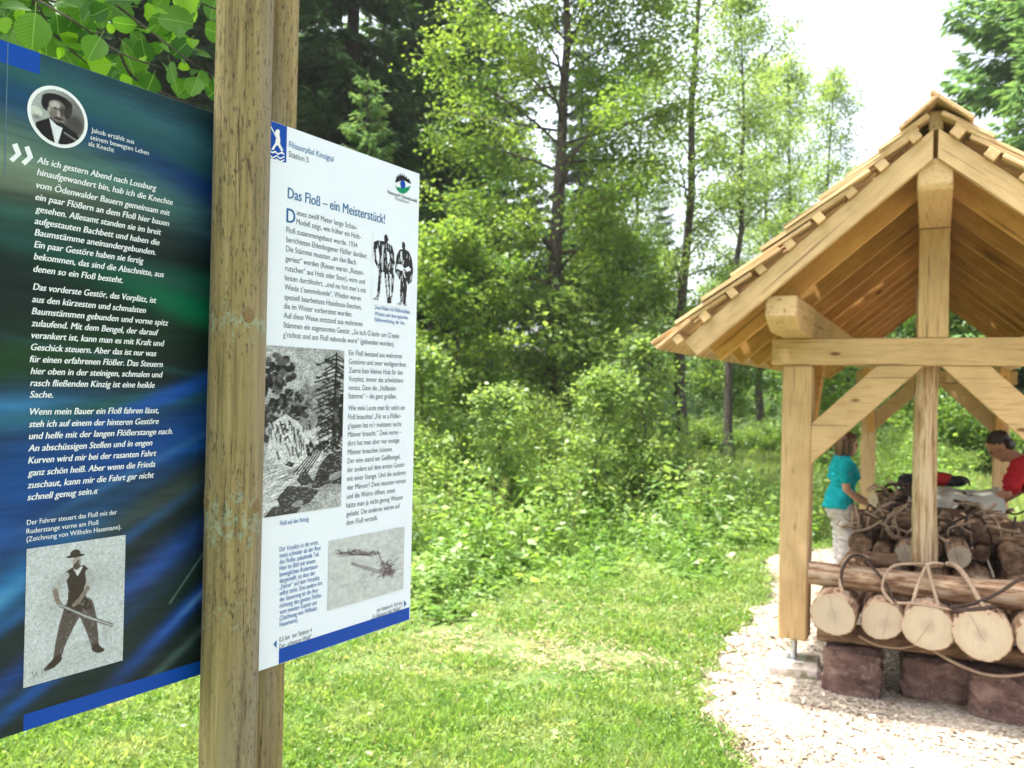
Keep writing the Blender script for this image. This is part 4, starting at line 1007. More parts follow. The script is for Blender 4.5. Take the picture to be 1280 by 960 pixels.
    c = Canvas(90, 90, (.32, .36, .36)); c.blob(.85, .35, .4, .6, (.10, .09, .09), .8); c.ell(.08, .52, .13, .10, (.5, .52, .5)); c.blob(.1, .60, .08, .04, (.05, .05, .05), .8)
    c.ell(.78, .60, .20, .22, (.03, .025, .025), .8, .6, .6)
    c.poly([(.05, 1.02), (.10, .70), (.30, .58), (.42, .50), (.62, .62), (.85, .72), (1.0, .95), (1, 1.02)], (.012, .011, .012)); c.ell(.46, .22, .27, .13, (.015, .012, .014)); c.ell(.28, .31, .10, .13, (.015, .012, .014))
    c.ell(.48, .40, .165, .20, (.16, .14, .13)); c.ell(.43, .30, .10, .075, (.40, .40, .40), .9, 0, .5); c.ell(.56, .38, .07, .09, (.035, .03, .03), .8, 0, .6); c.ell(.44, .355, .05, .02, (.03, .02, .02), .9); c.ell(.50, .45, .03, .07, (.35, .33, .32), .9, 0, .5)
    c.ell(.50, .53, .09, .03, (.03, .025, .025), .9, 0, .5); c.ell(.33, .40, .03, .05, (.3, .28, .27)); c.ell(.68, .33, .07, .17, (.02, .018, .018), .9, .2)
    c.poly([(.33, .56), (.47, .66), (.58, .68), (.50, 1.0), (.45, 1.0)], (.62, .66, .72)); c.line([(.62, .76), (.98, .90)], .018, (.2, .2, .22), .8); c.hatch(.12, 40, 40)
    m = ((c.u-.5)**2+(c.v-.5)**2 < .25).astype(float); c.build('portrait_photo', cx-.049, cx+.049, cy-.049, cy+.049, KB+.0018, P, INK, warp=m, label='round old portrait photo of a man in a dark hat')
    # drawing of a man steering a raft
    a = sg(32.8, 686, k); b = sg(156.5, 668.5, k); e = sg(30.5, 859, k); g = sg(155, 825, k)
    c = Canvas(170, 230, (.46, .50, .545)); D = (.045, .035, .03); n = c.noise(40, 55); c.img *= (1+(n-.5)*.18)[..., None]; c.blob(.62, .30, .3, .14, (.33, .35, .37), .7); c.blob(.4, .9, .5, .1, (.36, .38, .40), .6); c.blob(.25, .45, .12, .2, (.36, .38, .4), .6)
    def limb(pts, ws, col, al=1.):
        for (p, q), (w0, w1) in zip(zip(pts[:-1], pts[1:]), zip(ws[:-1], ws[1:])):
            for i in range(10):
                f = i/9; c.ell(p[0]+(q[0]-p[0])*f, p[1]+(q[1]-p[1])*f, w0+(w1-w0)*f, (w0+(w1-w0)*f)/c.asp, col, al, 0, .2)
    TR = (.085, .07, .065)
    limb([(.47, .50), (.40, .62), (.345, .74), (.315, .84)], [.10, .075, .052, .04], TR); limb([(.58, .50), (.635, .62), (.675, .74), (.70, .83)], [.085, .07, .05, .036], TR)
    limb([(.32, .855), (.27, .885), (.21, .905)], [.042, .035, .022], D); limb([(.70, .84), (.735, .865), (.775, .875)], [.04, .032, .02], D)
    c.poly([(.37, .215), (.44, .19), (.56, .185), (.62, .23), (.60, .33), (.59, .43), (.66, .53), (.40, .53), (.40, .45), (.41, .36)], D)
    c.poly([(.45, .20), (.55, .195), (.50, .265)], (.5, .52, .55)); 
    LT = (.36, .37, .38)
    limb([(.375, .245), (.29, .315), (.275, .345)], [.038, .038, .034], LT); limb([(.28, .345), (.30, .41), (.33, .455)], [.028, .022, .022], (.2, .17, .15))
    limb([(.61, .245), (.625, .32), (.60, .37)], [.034, .036, .034], LT); limb([(.60, .37), (.53, .44), (.47, .475)], [.026, .022, .022], (.2, .17, .15))
    c.ell(.485, .155, .043, .045, (.30, .27, .25)); c.ell(.485, .185, .035, .028, D, .9); c.ell(.47, .105, .095, .013, D); c.ell(.47, .085, .052, .028, D); c.ell(.50, .15, .012, .008, D)
    c.line([(.33, .455), (.62, .595), (.88, .70)], .017, (.34, .35, .37)); c.line([(.33, .445), (.62, .582), (.88, .69)], .004, D); c.line([(.33, .467), (.62, .608), (.88, .712)], .004, D)
    rg = random.Random(3)
    for i in range(60):
        x = rg.uniform(.34, .66); y = rg.uniform(.45, .84); 
        if abs(x-(.5-.17*(y-.5)/.34)) < .06 or abs(x-(.58+.12*(y-.5)/.34)) < .05: c.line([(x, y), (x+rg.uniform(-.03, .03), y+.02)], .003, (.25, .24, .23), .7)
    for i in range(9): c.line([(.77+.012*i, .66+.006*i), (.765+.013*i, .80+rg.uniform(-.02, .05))], .0022, (.18, .17, .17), .6)
    for i in range(14): x = rg.uniform(.4, .62); y = rg.uniform(.76, .82); c.line([(x, y), (x+rg.uniform(.05, .12), y-.012)], .0025, (.22, .22, .22), .6)
    c.line([(.5, .93), (.7, .90), (.9, .885)], .002, (.25, .25, .26), .6)
    for i in range(5): c.line([(.15+.03*i, .08), (.17+.03*i, .075)], .003, (.25, .25, .26), .5)
    for q in ([(.08, .90), (.10, .95), (.12, .91), (.13, .95)], [(.17, .895), (.17, .95)], [(.17, .925), (.21, .92)], [(.21, .89), (.21, .945)]): c.line(q, .004, (.15, .15, .15), .8)
    c.hatch(.22, 85, 110); c.build('drawing', a[0], b[0], (e[1]+g[1])/2, (a[1]+b[1])/2, KB+.0016, P, INK, label='sketch of a bearded raftsman in a hat pushing a long pole')
build_blue_panel()

def build_white_panel():
    s0, s1, h0, h1 = 1.222, 1.7385, 1.2735, 2.4795; k = KW
    P = newobj('panel', box_mesh('panel', s1-s0, .004, h1-h0, .0008), MWHITE, BOARD, frame(SP((s0+s1)/2, (h0+h1)/2, KW-.002), SUv, -SNv)); P['label'] = 'white printed panel with blue heading and engraving, right of the front post'
    def rect(a, b, c_, d, kk, mat, name): return polyflat(name, [(a, c_), (b, c_), (b, d), (a, d)], kk, mat, P)
    def px(poly): return [sg(a, b, k) for a, b in poly]
    def endy(x1, h):
        lo, hi = 0, 960
        for _ in range(30):
            m = (lo+hi)/2
            if sg(x1, m, k)[1] > h: lo = m
            else: hi = m
        return lo
    def T(l, x, y, x1, size, mat, bold=.0, dy=3.2, shear=0, sh=None):
        h = sg(x, y+dy, k)[1]; return text(l, (x, y+dy), (x1, endy(x1, h)), size, KW+.0006, mat, P, bold=bold, shear=shear)
    rect(1.2835, s1-.004, 1.275, 1.3085, KW+.0005, MBLUE, 'blue_bar')
    # logo square: white raftsman with a pole over waves
    rect(s0+.001, 1.2722, 2.397, 2.4785, KW+.0005, MBLUE, 'logo_square')
    Z = lambda x, y: sg(320+x/5.055, 140+y/5.055, k)
    W2 = flat((.75, .79, .84), 'white_print')
    for nm, poly in (('logo_figure', [(122, 118), (135, 108), (150, 118), (146, 140), (152, 175), (150, 205), (172, 245), (160, 250), (137, 212), (128, 210), (110, 240), (95, 238), (120, 195), (126, 160), (118, 140)]),
                     ('logo_pole', [(90, 92), (95, 90), (170, 240), (164, 242)]), ('logo_raft', [(86, 240), (100, 252), (120, 245), (138, 262), (160, 250), (178, 262), (176, 272), (158, 262), (138, 272), (120, 257), (102, 262), (86, 250)]),
                     ('logo_wave', [(84, 268), (105, 285), (130, 272), (150, 290), (180, 278), (180, 286), (150, 299), (130, 281), (105, 294), (84, 278)]), ('logo_wave', [(84, 290), (105, 305), (130, 294), (150, 310), (178, 298), (178, 306), (150, 318), (130, 302), (105, 313), (84, 299)])):
        polyflat(nm, [Z(*q) for q in poly], KW+.0008, W2, P)
    T("Flösserpfad Kinzigtal", 361.5, 180.5, 417, .0195, MCAP, .008); T("Station 5", 361, 192.5, 385.7, .0195, MGREY, .004)
    T("Das Floß – ein Meisterstück!", 359.6, 242, 481, .0345, MTB, .022, dy=5.3)
    T("D", 358, 269, 368.5, .046, MTB, .03, dy=8.5)
    lines = [("ieses zwölf Meter lange Schau-", 371, 265.6, 446), ("Modell zeigt, wie früher ein Holz-", 370.6, 277, 451), ("Floß zusammengebaut wurde. 1934", 358, 287, 446.6), ("berichteten Ehlenbogener Flößer darüber.", 358, 299, 459.5), ("Die Stämme mussten „an den Bach", 357.6, 310.7, 445), ("geriest“ werden (Riesen waren „Riesen-", 357, 323, 454.5), ("rutschen“ aus Holz oder Stein), vorn und", 356.6, 335.2, 456), ("hinten durchbohrt, „ond no hot mer’s mit", 356, 347, 457.5), ("Wiede z’semmebonde“. Wieden waren", 355.8, 359, 451), ("speziell bearbeitete Haselnuss-Stecken,", 355.6, 371, 452), ("die im Winter vorbereitet wurden.", 355, 382.5, 440), ("Auf diese Weise entstand aus mehreren", 354.8, 394.2, 453), ("Stämmen ein sogenanntes Gestör. „So isch G’stehr om G’stehr", 354.4, 406.2, 499.4), ("g’richtet ond ans Floß nabonde wore“ (gebunden worden).", 354, 418.3, 493)]
    for l, x, y, x1 in lines: T(l, x, y, x1, .0188, MGREY, .004)
    lines = [("Ein Floß bestand aus mehreren", 436, 441, 502.6), ("Gestören und zwar wohlgeordnet.", 436, 452, 508), ("Zuerst kam kleines Holz für den", 436, 463, 503.6), ("Vorplatz, immer das schwächere", 435.7, 473.7, 504), ("voraus. Dann die „Holländer-", 435.5, 484.6, 496), ("Stämme“ – die ganz großen.", 435.3, 495.2, 495.7), ("Wie viele Leute man für solch ein", 435.3, 510.3, 506), ("Floß brauchte? „Für so a Flößer-", 435, 521.5, 501.6), ("g’spann hat m’r meistens sechs", 434.7, 532.4, 501.6), ("Männer braucht.“ Zwei vorne –", 434.7, 543.3, 501.6), ("dort hat man aber nur mutige", 434.5, 554.3, 499), ("Männer brauchen können.", 434.5, 565.5, 490.7), ("Der eine stand am Geißbengel,", 434.3, 576.5, 500.4), ("der andere auf dem ersten Gestör", 434, 587.7, 506), ("mit einer Stange. Und die anderen", 433.8, 598.7, 507), ("vier Männer? Zwei mussten voraus", 433.5, 609.8, 507.3), ("und die Wehre öffnen, sonst", 433.4, 621, 494), ("hätte man ja nicht genug Wasser", 433, 632, 504), ("gehabt. Die anderen waren auf", 433, 643, 500), ("dem Floß verteilt.", 432.8, 653.9, 472)]
    for l, x, y, x1 in lines: T(l, x, y, x1, .0188, MGREY, .004, dy=2.9)
    T("Floß auf der Kinzig", 350, 654.5, 386, .0155, MCAP, .004, dy=2.6)
    cap = ["Der Vorplätz ist das erste,", "meist schmaler als der Rest", "des Floßes zulaufende Teil.", "Hier im Bild mit einem", "beweglichen Ruderbaum", "dargestellt, so dass der", "„Fahrer“ auf dem Vorplätz", "selbst steht. Eine andere Art", "der Steuerung ist die Aus-", "richtung des ganzen Floßes", "vom zweiten Gestör aus", "(Zeichnung von Wilhelm", "Hasemann)."]
    ex = [398, 401, 399, 394, 397, 394, 399.5, 403, 398, 401.5, 396, 396, 372.5]
    for i, (l, x1) in enumerate(zip(cap, ex)): T(l, 349.5, 687.3+7.85*i, x1, .0155, MCAP, .004, dy=2.4)
    T("0,5 km  zur Station 4", 349, 800, 389.5, .0155, MGREY, .002, dy=2.6); T("Der „schwarze Wald“", 349, 808.5, 389.5, .0155, MGREY, .002, dy=2.6)
    T("zur Station 6  0,4 km", 471, 763, 502.6, .0155, MGREY, .002, dy=2.3); T("„Es klappert die Mühle“", 464, 772, 502, .0155, MGREY, .002, dy=2.3)
    T("Zwei Flößer mit Flößerstiefeln,", 468.3, 384, 513, .0145, MCAP, .004, dy=2.3); T("Wieden und dem typischen", 468.3, 391.8, 510, .0145, MCAP, .004, dy=2.3); T("Flößerwerkzeug, der Axt", 468.3, 399.3, 505.6, .0145, MCAP, .004, dy=2.3)
    Y = lambda x, y: sg(320+x/4.573, 640+y/4.573, k)
    polyflat('arrow', [Y(98, 755), Y(117, 778), Y(117, 732)], KW+.0008, MTB, P); polyflat('arrow', [Y(845, 503), Y(845, 543), Y(860, 523)], KW+.0008, MTB, P)
    # nature-park emblem: black lashes and brow, white eye, blue iris, green lower lid
    E_ = lambda x, y: sg(455+x/5.053, 200+y/5.053, k)
    polyflat('emblem_brow', [E_(*q) for q in [(195, 140), (203, 112), (206, 100), (212, 108), (216, 88), (222, 104), (228, 82), (234, 102), (243, 84), (246, 103), (256, 92), (257, 110), (268, 103), (270, 118), (282, 118), (298, 150), (280, 146), (262, 134), (243, 130), (222, 133), (207, 142)]], KW+.0008, MBLACK, P)
    polyflat('emblem_lid', [E_(*q) for q in [(197, 160), (210, 172), (228, 174), (246, 180), (262, 174), (280, 168), (294, 162), (284, 188), (268, 205), (246, 214), (222, 204), (206, 186)]], KW+.0008, MGREEN, P)
    c0 = E_(244, 154); polyflat('emblem_iris', [(c0[0]+.0105*math.cos(i*.35), c0[1]+.0115*math.sin(i*.35)) for i in range(18)], KW+.0009, MBLUE, P)
    T("Naturpark Schwarzwald", 484.5, 239.5, 521, .0135, MBLACK, .006, dy=2.2); T("Mitte/Nord", 494, 247.5, 511, .012, MGREY, .0, dy=2.2)
    # engraving of a raft in a gorge
    a = sg(324.5, 431, k); b = sg(430.2, 438, k); e = sg(322, 648, k); g = sg(426.9, 633, k)
    c = Canvas(150, 300, (.34, .36, .38)); c.rng = np.random.default_rng(5); K = (.014, .014, .015); rg = random.Random(8)
    c.img *= (1+(c.noise(9, 26)-.5)*.5)[..., None]; c.poly([(.35, .33), (.5, .27), (.7, .2), (.95, .16), (1, .5), (.5, .5)], (.19, .2, .21), .8)
    def scrub(cx, cy, rx, ry, n, col, sz=.03, al=.9):
        for i in range(n):
            an = rg.uniform(0, 6.28); q = math.sqrt(rg.random()); c.ell(cx+rx*q*math.cos(an), cy+ry*q*math.sin(an), sz*rg.uniform(.5, 1.4), sz*rg.uniform(.3, .8), col if rg.random() < .72 else tuple(x*4+.03 for x in col), al, 0, .4)
    scrub(.22, .15, .17, .10, 70, K); scrub(.1, .30, .16, .10, 60, K); scrub(.38, .36, .18, .10, 70, K, .03); scrub(.10, .46, .12, .12, 45, (.03, .03, .032)); scrub(.55, .30, .1, .12, 26, (.07, .07, .075), .03, .6)
    c.poly([(.16, .45), (.30, .40), (.46, .46), (.62, .58), (.55, .64), (.40, .68), (.20, .70), (.08, .66)], (.50, .52, .55))
    for i in range(34): x = rg.uniform(.14, .58); y = rg.uniform(.44, .64); c.line([(x, y), (x+rg.uniform(-.02, .04), y+rg.uniform(.03, .07))], rg.uniform(.004, .012), K, .8)
    c.poly([(.55, .52), (.70, .46), (.84, .50), (.86, .62), (.70, .66)], (.45, .47, .50)); scrub(.75, .47, .12, .05, 30, K, .02)
    c.poly([(.0, .74), (.3, .70), (.6, .64), (.78, .60), (.70, .72), (.55, .80), (.28, .92), (.0, 1.0)], (.52, .54, .57))
    for i in range(90): x = rg.uniform(.0, .62); y = .72+rg.uniform(0, .22)*(1-x*.6); c.line([(x, y), (x+.12, y-.018)], .0035, (.08, .085, .09), .7)
    for i in range(5): c.line([(.40+.035*i, .765+.004*i), (.60+.03*i, .645), (.74+.012*i, .575)], .008, K, .95)
    c.ell(.57, .63, .022, .02, K); c.ell(.585, .65, .03, .012, K); c.poly([(.3, .705), (.35, .685), (.42, .70), (.38, .72)], K)
    c.poly([(.66, .80), (.72, .72), (.82, .66), (1, .64), (1, .88), (.62, .86)], (.03, .03, .03)); c.poly([(.44, .80), (.54, .74), (.60, .79), (.66, .83), (.5, .84)], (.04, .04, .04)); c.poly([(.22, .90), (.34, .83), (.55, .85), (.72, .88), (.6, .95), (.28, .98)], (.045, .045, .045)); c.poly([(.08, 1.), (.18, .945), (.3, .95), (.4, .93), (.5, .97), (.45, 1.)], (.05, .05, .05))
    for q in [(.92, .80, .09, .022), (.80, .87, .1, .022), (.93, .885, .08, .035), (.46, .945, .07, .02)]: c.ell(*q, (.27, .28, .29), .9, -.3)
    for i in range(420):                                      # engraved modelling over rocks and boulders
        x = rg.uniform(.2, 1.0); y = rg.uniform(.64, .98)
        if c.img[min(int(y*299), 299), min(int(x*149), 149), 0] < .07: c.line([(x, y), (x+rg.uniform(.01, .05), y+rg.uniform(-.012, .018))], .0035, rg.choice([(.16, .165, .17), (.09, .09, .095), (.30, .31, .32)]), .8)
    for i in range(140): x = rg.uniform(.30, .9); y = rg.uniform(.26, .56); c.line([(x, y), (x+rg.uniform(.02, .06), y+rg.uniform(-.02, .02))], .004, rg.choice([(.06, .06, .065), (.38, .40, .42)]), .6)
    scrub(.70, .60, .16, .03, 24, K, .02); scrub(.30, .50, .06, .08, 14, K, .014)
    c.line([(.90, .02), (.885, .35), (.875, .64)], .013, K)
    for i in range(22):
        y = .03+i*.027; w = rg.uniform(.12, .26)
        for s_ in (-1, 1): c.line([(.89, y), (.89+s_*w*.5, y+.02), (.89+s_*w, y+.045)], .010, K, .9); 
        for j in range(5): c.ell(.89+rg.uniform(-w, w*.5), y+.03+rg.uniform(-.01, .02), .03, .008, K, .85, .4)
    scrub(.93, .42, .08, .2, 60, K, .03)
    c.hatch(.5, 75, 150); c.build('engraving', a[0], b[0], (e[1]+g[1])/2, (a[1]+b[1])/2, KW+.0012, P, INK, label='black and white engraving of a raft in a rocky gorge')
    # small raft sketch
    a = sg(411, 675.5, k); b = sg(505.4, 658.6, k); e = sg(410.2, 764, k); g = sg(505.4, 734.5, k)
    c = Canvas(120, 100, (.46, .49, .51)); c.rng = np.random.default_rng(6); c.img *= (1+(c.noise(24, 20)-.5)*.25+(c.noise(60, 50)-.5)*.2)[..., None]; rg = random.Random(1); DK = (.08, .05, .06)
    for i in range(16): c.line([(.06+rg.random()*.2, .16+rg.random()*.1), (.5+rg.random()*.1, .32+rg.random()*.06)], .0035, DK, .55)
    for i in range(40): x = rg.uniform(.1, .62); c.line([(x, .15+x*.28+rg.uniform(-.03, .03)), (x+.05, .16+x*.3+rg.uniform(-.05, .05))], .006, DK, .7)
    for i in range(7): c.line([(.28, .38+.006*i), (.62, .58+.01*i), (.85, .72+.01*i)], .003, DK, .6)
    for i in range(60): x = rg.gauss(.74, .06); y = rg.gauss(.60, .06); c.line([(x, y), (x+rg.uniform(-.05, .05), y+rg.uniform(-.05, .05))], .008, DK, .7)
    c.line([(.62, .30), (.72, .60)], .006, DK); c.ell(.82, .68, .06, .05, DK, .8, 0, .5)
    for i in range(40): x = rg.uniform(.35, .95); y = rg.uniform(.4, .85); c.line([(x, y), (x+.10, y+rg.uniform(-.01, .02))], .003, (.2, .18, .19), .5)
    c.build('raft_sketch', a[0], b[0], (e[1]+g[1])/2, (a[1]+b[1])/2, KW+.0012, P, INK, label='faded grey sketch of a raft on the river')
    # two raftsmen, pen drawing in black on the white board
    a = sg(466, 288, k); b = sg(518.5, 296, k); e = sg(466, 380, k)
    c = Canvas(110, 190, WHITE); rg = random.Random(12); K = (.02, .02, .022)
    def pl(x, y): return ((x-60)/275, (y-445)/455)
    def P_(pts, col=K, al=1.): c.poly([pl(*q) for q in pts], col, al)
    P_([(130, 470), (137, 450), (150, 452), (160, 480), (150, 505), (135, 500)]); P_([(66, 515), (90, 500), (135, 495), (165, 505), (185, 515), (200, 560), (205, 620), (185, 680), (150, 690), (105, 690), (75, 640), (64, 580)])
    P_([(80, 560), (95, 545), (105, 600), (100, 650), (85, 620)], WHITE); P_([(150, 560), (165, 555), (170, 620), (158, 640)], WHITE); P_([(118, 520), (128, 520), (130, 680), (120, 680)], WHITE, .7)
    P_([(104, 660), (122, 665), (118, 760), (108, 850), (92, 850), (98, 760)]); P_([(132, 650), (196, 650), (202, 700), (200, 800), (190, 850), (186, 880), (160, 882), (158, 850), (145, 770)])
    P_([(150, 700), (158, 700), (168, 840), (163, 850)], WHITE); P_([(178, 690), (186, 700), (184, 830), (178, 840)], WHITE); P_([(68, 868), (92, 848), (106, 862), (98, 876), (76, 874)], K, .7)
    P_([(250, 478), (258, 466), (272, 480), (272, 515), (252, 512)]); P_([(215, 570), (232, 530), (262, 512), (300, 525), (322, 570), (332, 640), (325, 720), (300, 740), (270, 700), (240, 720), (205, 670)])
    P_([(225, 620), (250, 620), (270, 640), (250, 660), (220, 650)], WHITE); P_([(275, 640), (300, 620), (315, 640), (290, 660)], WHITE); P_([(250, 640), (260, 640), (302, 748), (294, 752)], WHITE, .9); P_([(240, 540), (252, 530), (256, 600), (245, 600)], WHITE, .8)
    P_([(246, 700), (290, 700), (290, 780), (284, 870), (266, 872), (264, 790), (262, 860), (248, 862), (244, 790)]); P_([(222, 880), (246, 858), (262, 868), (250, 884)], K, .6); P_([(266, 872), (288, 866), (294, 880), (272, 884)], K, .7)
    for i in range(150):
        x = rg.uniform(64, 330); y = rg.uniform(500, 860); u, v = pl(x, y); ang = rg.uniform(-.3, .3)
        iu = min(int(u*109), 109); iv = min(int(v*189), 189)
        if c.img[max(iv, 0), max(iu, 0), 0] < .3: c.line([(u, v), (u+.02*ang, v+.05)], .006, WHITE, .85)
    c.build('raftsmen_drawing', a[0], b[0]-.003, e[1], a[1], KW+.0009, P, INK, label='pen drawing of two raftsmen with coiled withies')
build_white_panel()

# ============================================================ vegetation
def add_tube(V, F, pts, rad, seg=6):
    b0 = len(V); n = len(pts)
    for i in range(n):
        p = Vector(pts[i]); tg = (Vector(pts[min(i+1, n-1)])-Vector(pts[max(i-1, 0)])); tg = tg.normalized() if tg.length > 1e-6 else Vector((0, 0, 1))
        s = tg.cross(Vector((.3, .9, .1))); s = s.normalized(); u = s.cross(tg)
        for k in range(seg): a = 2*math.pi*k/seg; V.append(p+s*math.cos(a)*rad[i]+u*math.sin(a)*rad[i])
    for i in range(n-1):
        for k in range(seg): F.append((b0+i*seg+k, b0+i*seg+(k+1) % seg, b0+(i+1)*seg+(k+1) % seg, b0+(i+1)*seg+k))
def make_tree(name, seed, H, r0, lo, R, nb, nleaf, leaf, elev=.5, prof=None, wob=.25, spread=.2, gap=.0, aspect=.72, sub=6, open_az=None):
    rg = random.Random(seed); rng = np.random.default_rng(seed); V = []; F = []; LF = []
    tp = []; x = y = 0
    nT = 14
    for i in range(nT+1):
        f = i/nT; tp.append(Vector((x, y, H*f))); x += rg.uniform(-1, 1)*wob*H/nT*.35; y += rg.uniform(-1, 1)*wob*H/nT*.35
    add_tube(V, F, tp, [max(r0*(1-.93*(i/nT))*(1.25 if i == 0 else 1), .012) for i in range(nT+1)], 9)
    nt = len(F); V2 = []; F2 = []
    def at(z):
        q = z/H*nT; i = min(int(q), nT-1); return tp[i].lerp(tp[i+1], q-i)
    for b in range(nb):
        f = lo+(1-lo)*(b+rg.random())/nb; z = H*f; az = b*2.39996+rg.uniform(-.5, .5); g = (f-lo)/(1-lo)
        L = R*(prof(g) if prof else (math.sin(math.pi*min(1, g*.85+.12))**.7)) * rg.uniform(.65, 1.15)
        if rg.random() < gap: continue
        e = elev+rg.uniform(-.25, .25)+g*.4; p = at(z); d = Vector((math.cos(az)*math.cos(e), math.sin(az)*math.cos(e), math.sin(e))); pts = [p]; q = p.copy(); dd = d.copy()
        for k in range(5):
            q = q+dd*L/5; dd = (dd+Vector((rg.uniform(-.18, .18), rg.uniform(-.18, .18), rg.uniform(-.12, .10)))).normalized(); pts.append(q.copy())
        rb = max(.010, r0*.26*(1-f*.7)); add_tube(V2, F2, pts, [rb*(1-.8*i/5) for i in range(6)], 5)
        for k in range(sub):
            f2 = .25+.75*(k+rg.random())/sub; i = min(int(f2*5), 4); a = pts[i].lerp(pts[i+1], f2*5-i); sd = Vector((rg.gauss(0, 1), rg.gauss(0, 1), rg.gauss(.1, .6))).normalized(); sl = L*.38*(1.15-f2)*rg.uniform(.6, 1.3)+.12
            e2 = a+(sd+dd*.7).normalized()*sl; m = a.lerp(e2, .5)+Vector((0, 0, .03)); add_tube(V2, F2, [a, m, e2], [.008, .006, .003], 3); LF.append((a, e2, sl))
    wts = np.array([l[2]+.15 for l in LF]); wts /= wts.sum(); ids = rng.choice(len(LF), nleaf, p=wts); a = np.array([tuple(l[0]) for l in LF])[ids]; e = np.array([tuple(l[1]) for l in LF])[ids]
    t = rng.random((nleaf, 1))**.7; P = a+(e-a)*t*1.08 + rng.normal(size=(nleaf, 3))*spread*np.array([1, 1, .62]); cl = rng.random(len(LF))[ids]
    if open_az is not None:                                   # a gap in the crown on one side, through which the trunk shows
        ca, sa = math.cos(open_az), math.sin(open_az); fwd = P[:, 0]*ca+P[:, 1]*sa; lat = np.abs(-P[:, 0]*sa+P[:, 1]*ca)
        keep = ~((fwd > -.05) & (lat < .30+.15*np.sin(P[:, 2]*2.3)) & (rng.random(nleaf) < .86)); P = P[keep]; cl = cl[keep]; nleaf = len(P)
    Q = leaf_quads(P, leaf, rng, up=.7, aspect=aspect, flat=.45, droop=.25)
    tm = pydata(name+'_trunk', V, F); bmh = pydata(name+'_limbs', V2, F2); cm = quads_to_mesh(name+'_crown', Q, np.clip(cl*.6+rng.random(nleaf)*.4, 0, 1))
    return tm, bmh, cm
def place_tree(name, meshes, mats, loc, label, group=None, rz=0., sc=1., cat='tree'):
    """every tree is its own object tree; equal kinds share mesh data"""
    T = bpy.data.objects.new(name, None); COL.objects.link(T); T.location = loc; T.rotation_euler = (0, 0, rz); T.scale = (sc, sc, sc); tag(T, label, cat, group)
    for nm, me, m in zip(('trunk', 'limbs', 'crown'), meshes, mats):
        if me is None: continue
        if len(me.materials) == 0:
            me.materials.append(m)
            if nm == 'trunk': me.polygons.foreach_set('use_smooth', [True]*len(me.polygons))
        o = bpy.data.objects.new(nm, me); COL.objects.link(o); o.parent = T
    return T
def gp(px, z, dz=0): x, y = gxy(px, z); return (x, y, float(gz(x, y))+dz)

big = make_tree('broad_alder', 21, 12.5, .17, .16, 2.8, 70, 66000, .085, .30, wob=.16, spread=.20, sub=7, open_az=-math.pi/2-1.9-.05)
slim = make_tree('slim_alder', 22, 14., .13, .22, 1.45, 54, 12500, .085, .55, wob=.22, spread=.17, gap=.15, sub=5)
slim2 = make_tree('slender_alder', 23, 12., .12, .30, 1.9, 46, 13500, .09, .6, wob=.3, spread=.20, gap=.12, sub=5)
young = make_tree('young_tree', 24, 4.2, .045, .22, 1.45, 34, 11000, .085, .5, wob=.7, spread=.13, sub=6)
saps = [make_tree('sapling', 25+i, 4.2, .04, .18, 1.5, 26, 2600, .15, .6, wob=1.0, spread=.20, gap=.15, sub=5) for i in range(2)]
AL = (MT['bark'], MT['bark'], MT['alder']); AP = (MT['bark'], MT['bark'], MT['alder_pale'])
place_tree('alder_tree', big, AL, gp(692, 14.5), 'tall leafy alder with dark trunk and drooping side branches, right of the white panel', 'alders along the stream', 1.9)
place_tree('alder_tree', slim, AP, gp(850, 17), 'straight grey trunked alder with thin crown rising left of the shelter eave', 'alders along the stream', .4, 1.0)
slimp = tuple(m.copy() for m in slim2)
place_tree('alder_tree', slimp, AP, gp(917, 20.5), 'slim alder between the straight grey trunk and the shelter roof', 'alders along the stream', 2.2, 1.0)
place_tree('alder_tree', slimp, AP, gp(990, 27), 'pale alder standing alone against the white sky above the roof slope', 'alders along the stream', 4.0, 1.05)
place_tree('alder_tree', slimp, AP, gp(1060, 31), 'shorter pale alder just left of the roof ridge', 'alders along the stream', 1.1, .85)
place_tree('young_tree', young, AL, gp(588, 12.5), 'young tree with a thin curved dark trunk right of the white panel', 'young trees by the thicket', .6, 1.)
place_tree('young_tree', young, AL, gp(770, 17), 'bushy young tree behind the willow bush', 'young trees by the thicket', 2.6, 1.15)
place_tree('young_tree', young, AL, gp(1130, 21), 'young tree seen through the middle of the shelter', 'young trees by the thicket', 3.6, 1.0)
place_tree('young_tree', young, AL, gp(1215, 20), 'young tree seen through the shelter above the backpack', 'young trees by the thicket', 5.0, 1.05)
place_tree('young_tree', young, AL, gp(1050, 18), 'young tree seen beside the front shelter post above the woman', 'young trees by the thicket', 1.0, .9)
for px, z, rz, sc, lab in [(545, 11.4, 3.3, .55, 'sapling standing in the weeds close to the white panel edge'), (625, 10.9, 4.9, .42, 'small sapling in front of the widest willow bush'), (745, 11.0, .9, .48, 'sapling between the willow bushes and the weeds'), (812, 12.2, 2.0, .62, 'sapling left of the straight grey trunk'), (700, 13.6, 3.9, .8, 'sapling under the dark trunk of the tall alder')]:
    place_tree('sapling', saps[int(px) % 2], AP, gp(px, z), lab, 'saplings among the weeds', rz, sc)
place_tree('alder_tree', slimp, AP, gp(1035, 24), 'leafy pale alder close above the left roof slope', 'alders along the stream', 5.2, .92)
place_tree('alder_tree', slimp, AP, gp(955, 30), 'distant pale alder between two slimmer ones left of the roof', 'alders along the stream', 3.0, 1.15)
place_tree('alder_tree', slimp, AP, gp(790, 30), 'distant pale alder between the tall alder and the straight grey trunk', 'alders along the stream', .2, 1.1)
place_tree('young_tree', young, AL, gp(900, 22), 'young tree below the roof eave behind the slim alder', 'young trees by the thicket', 4.4, 1.2)

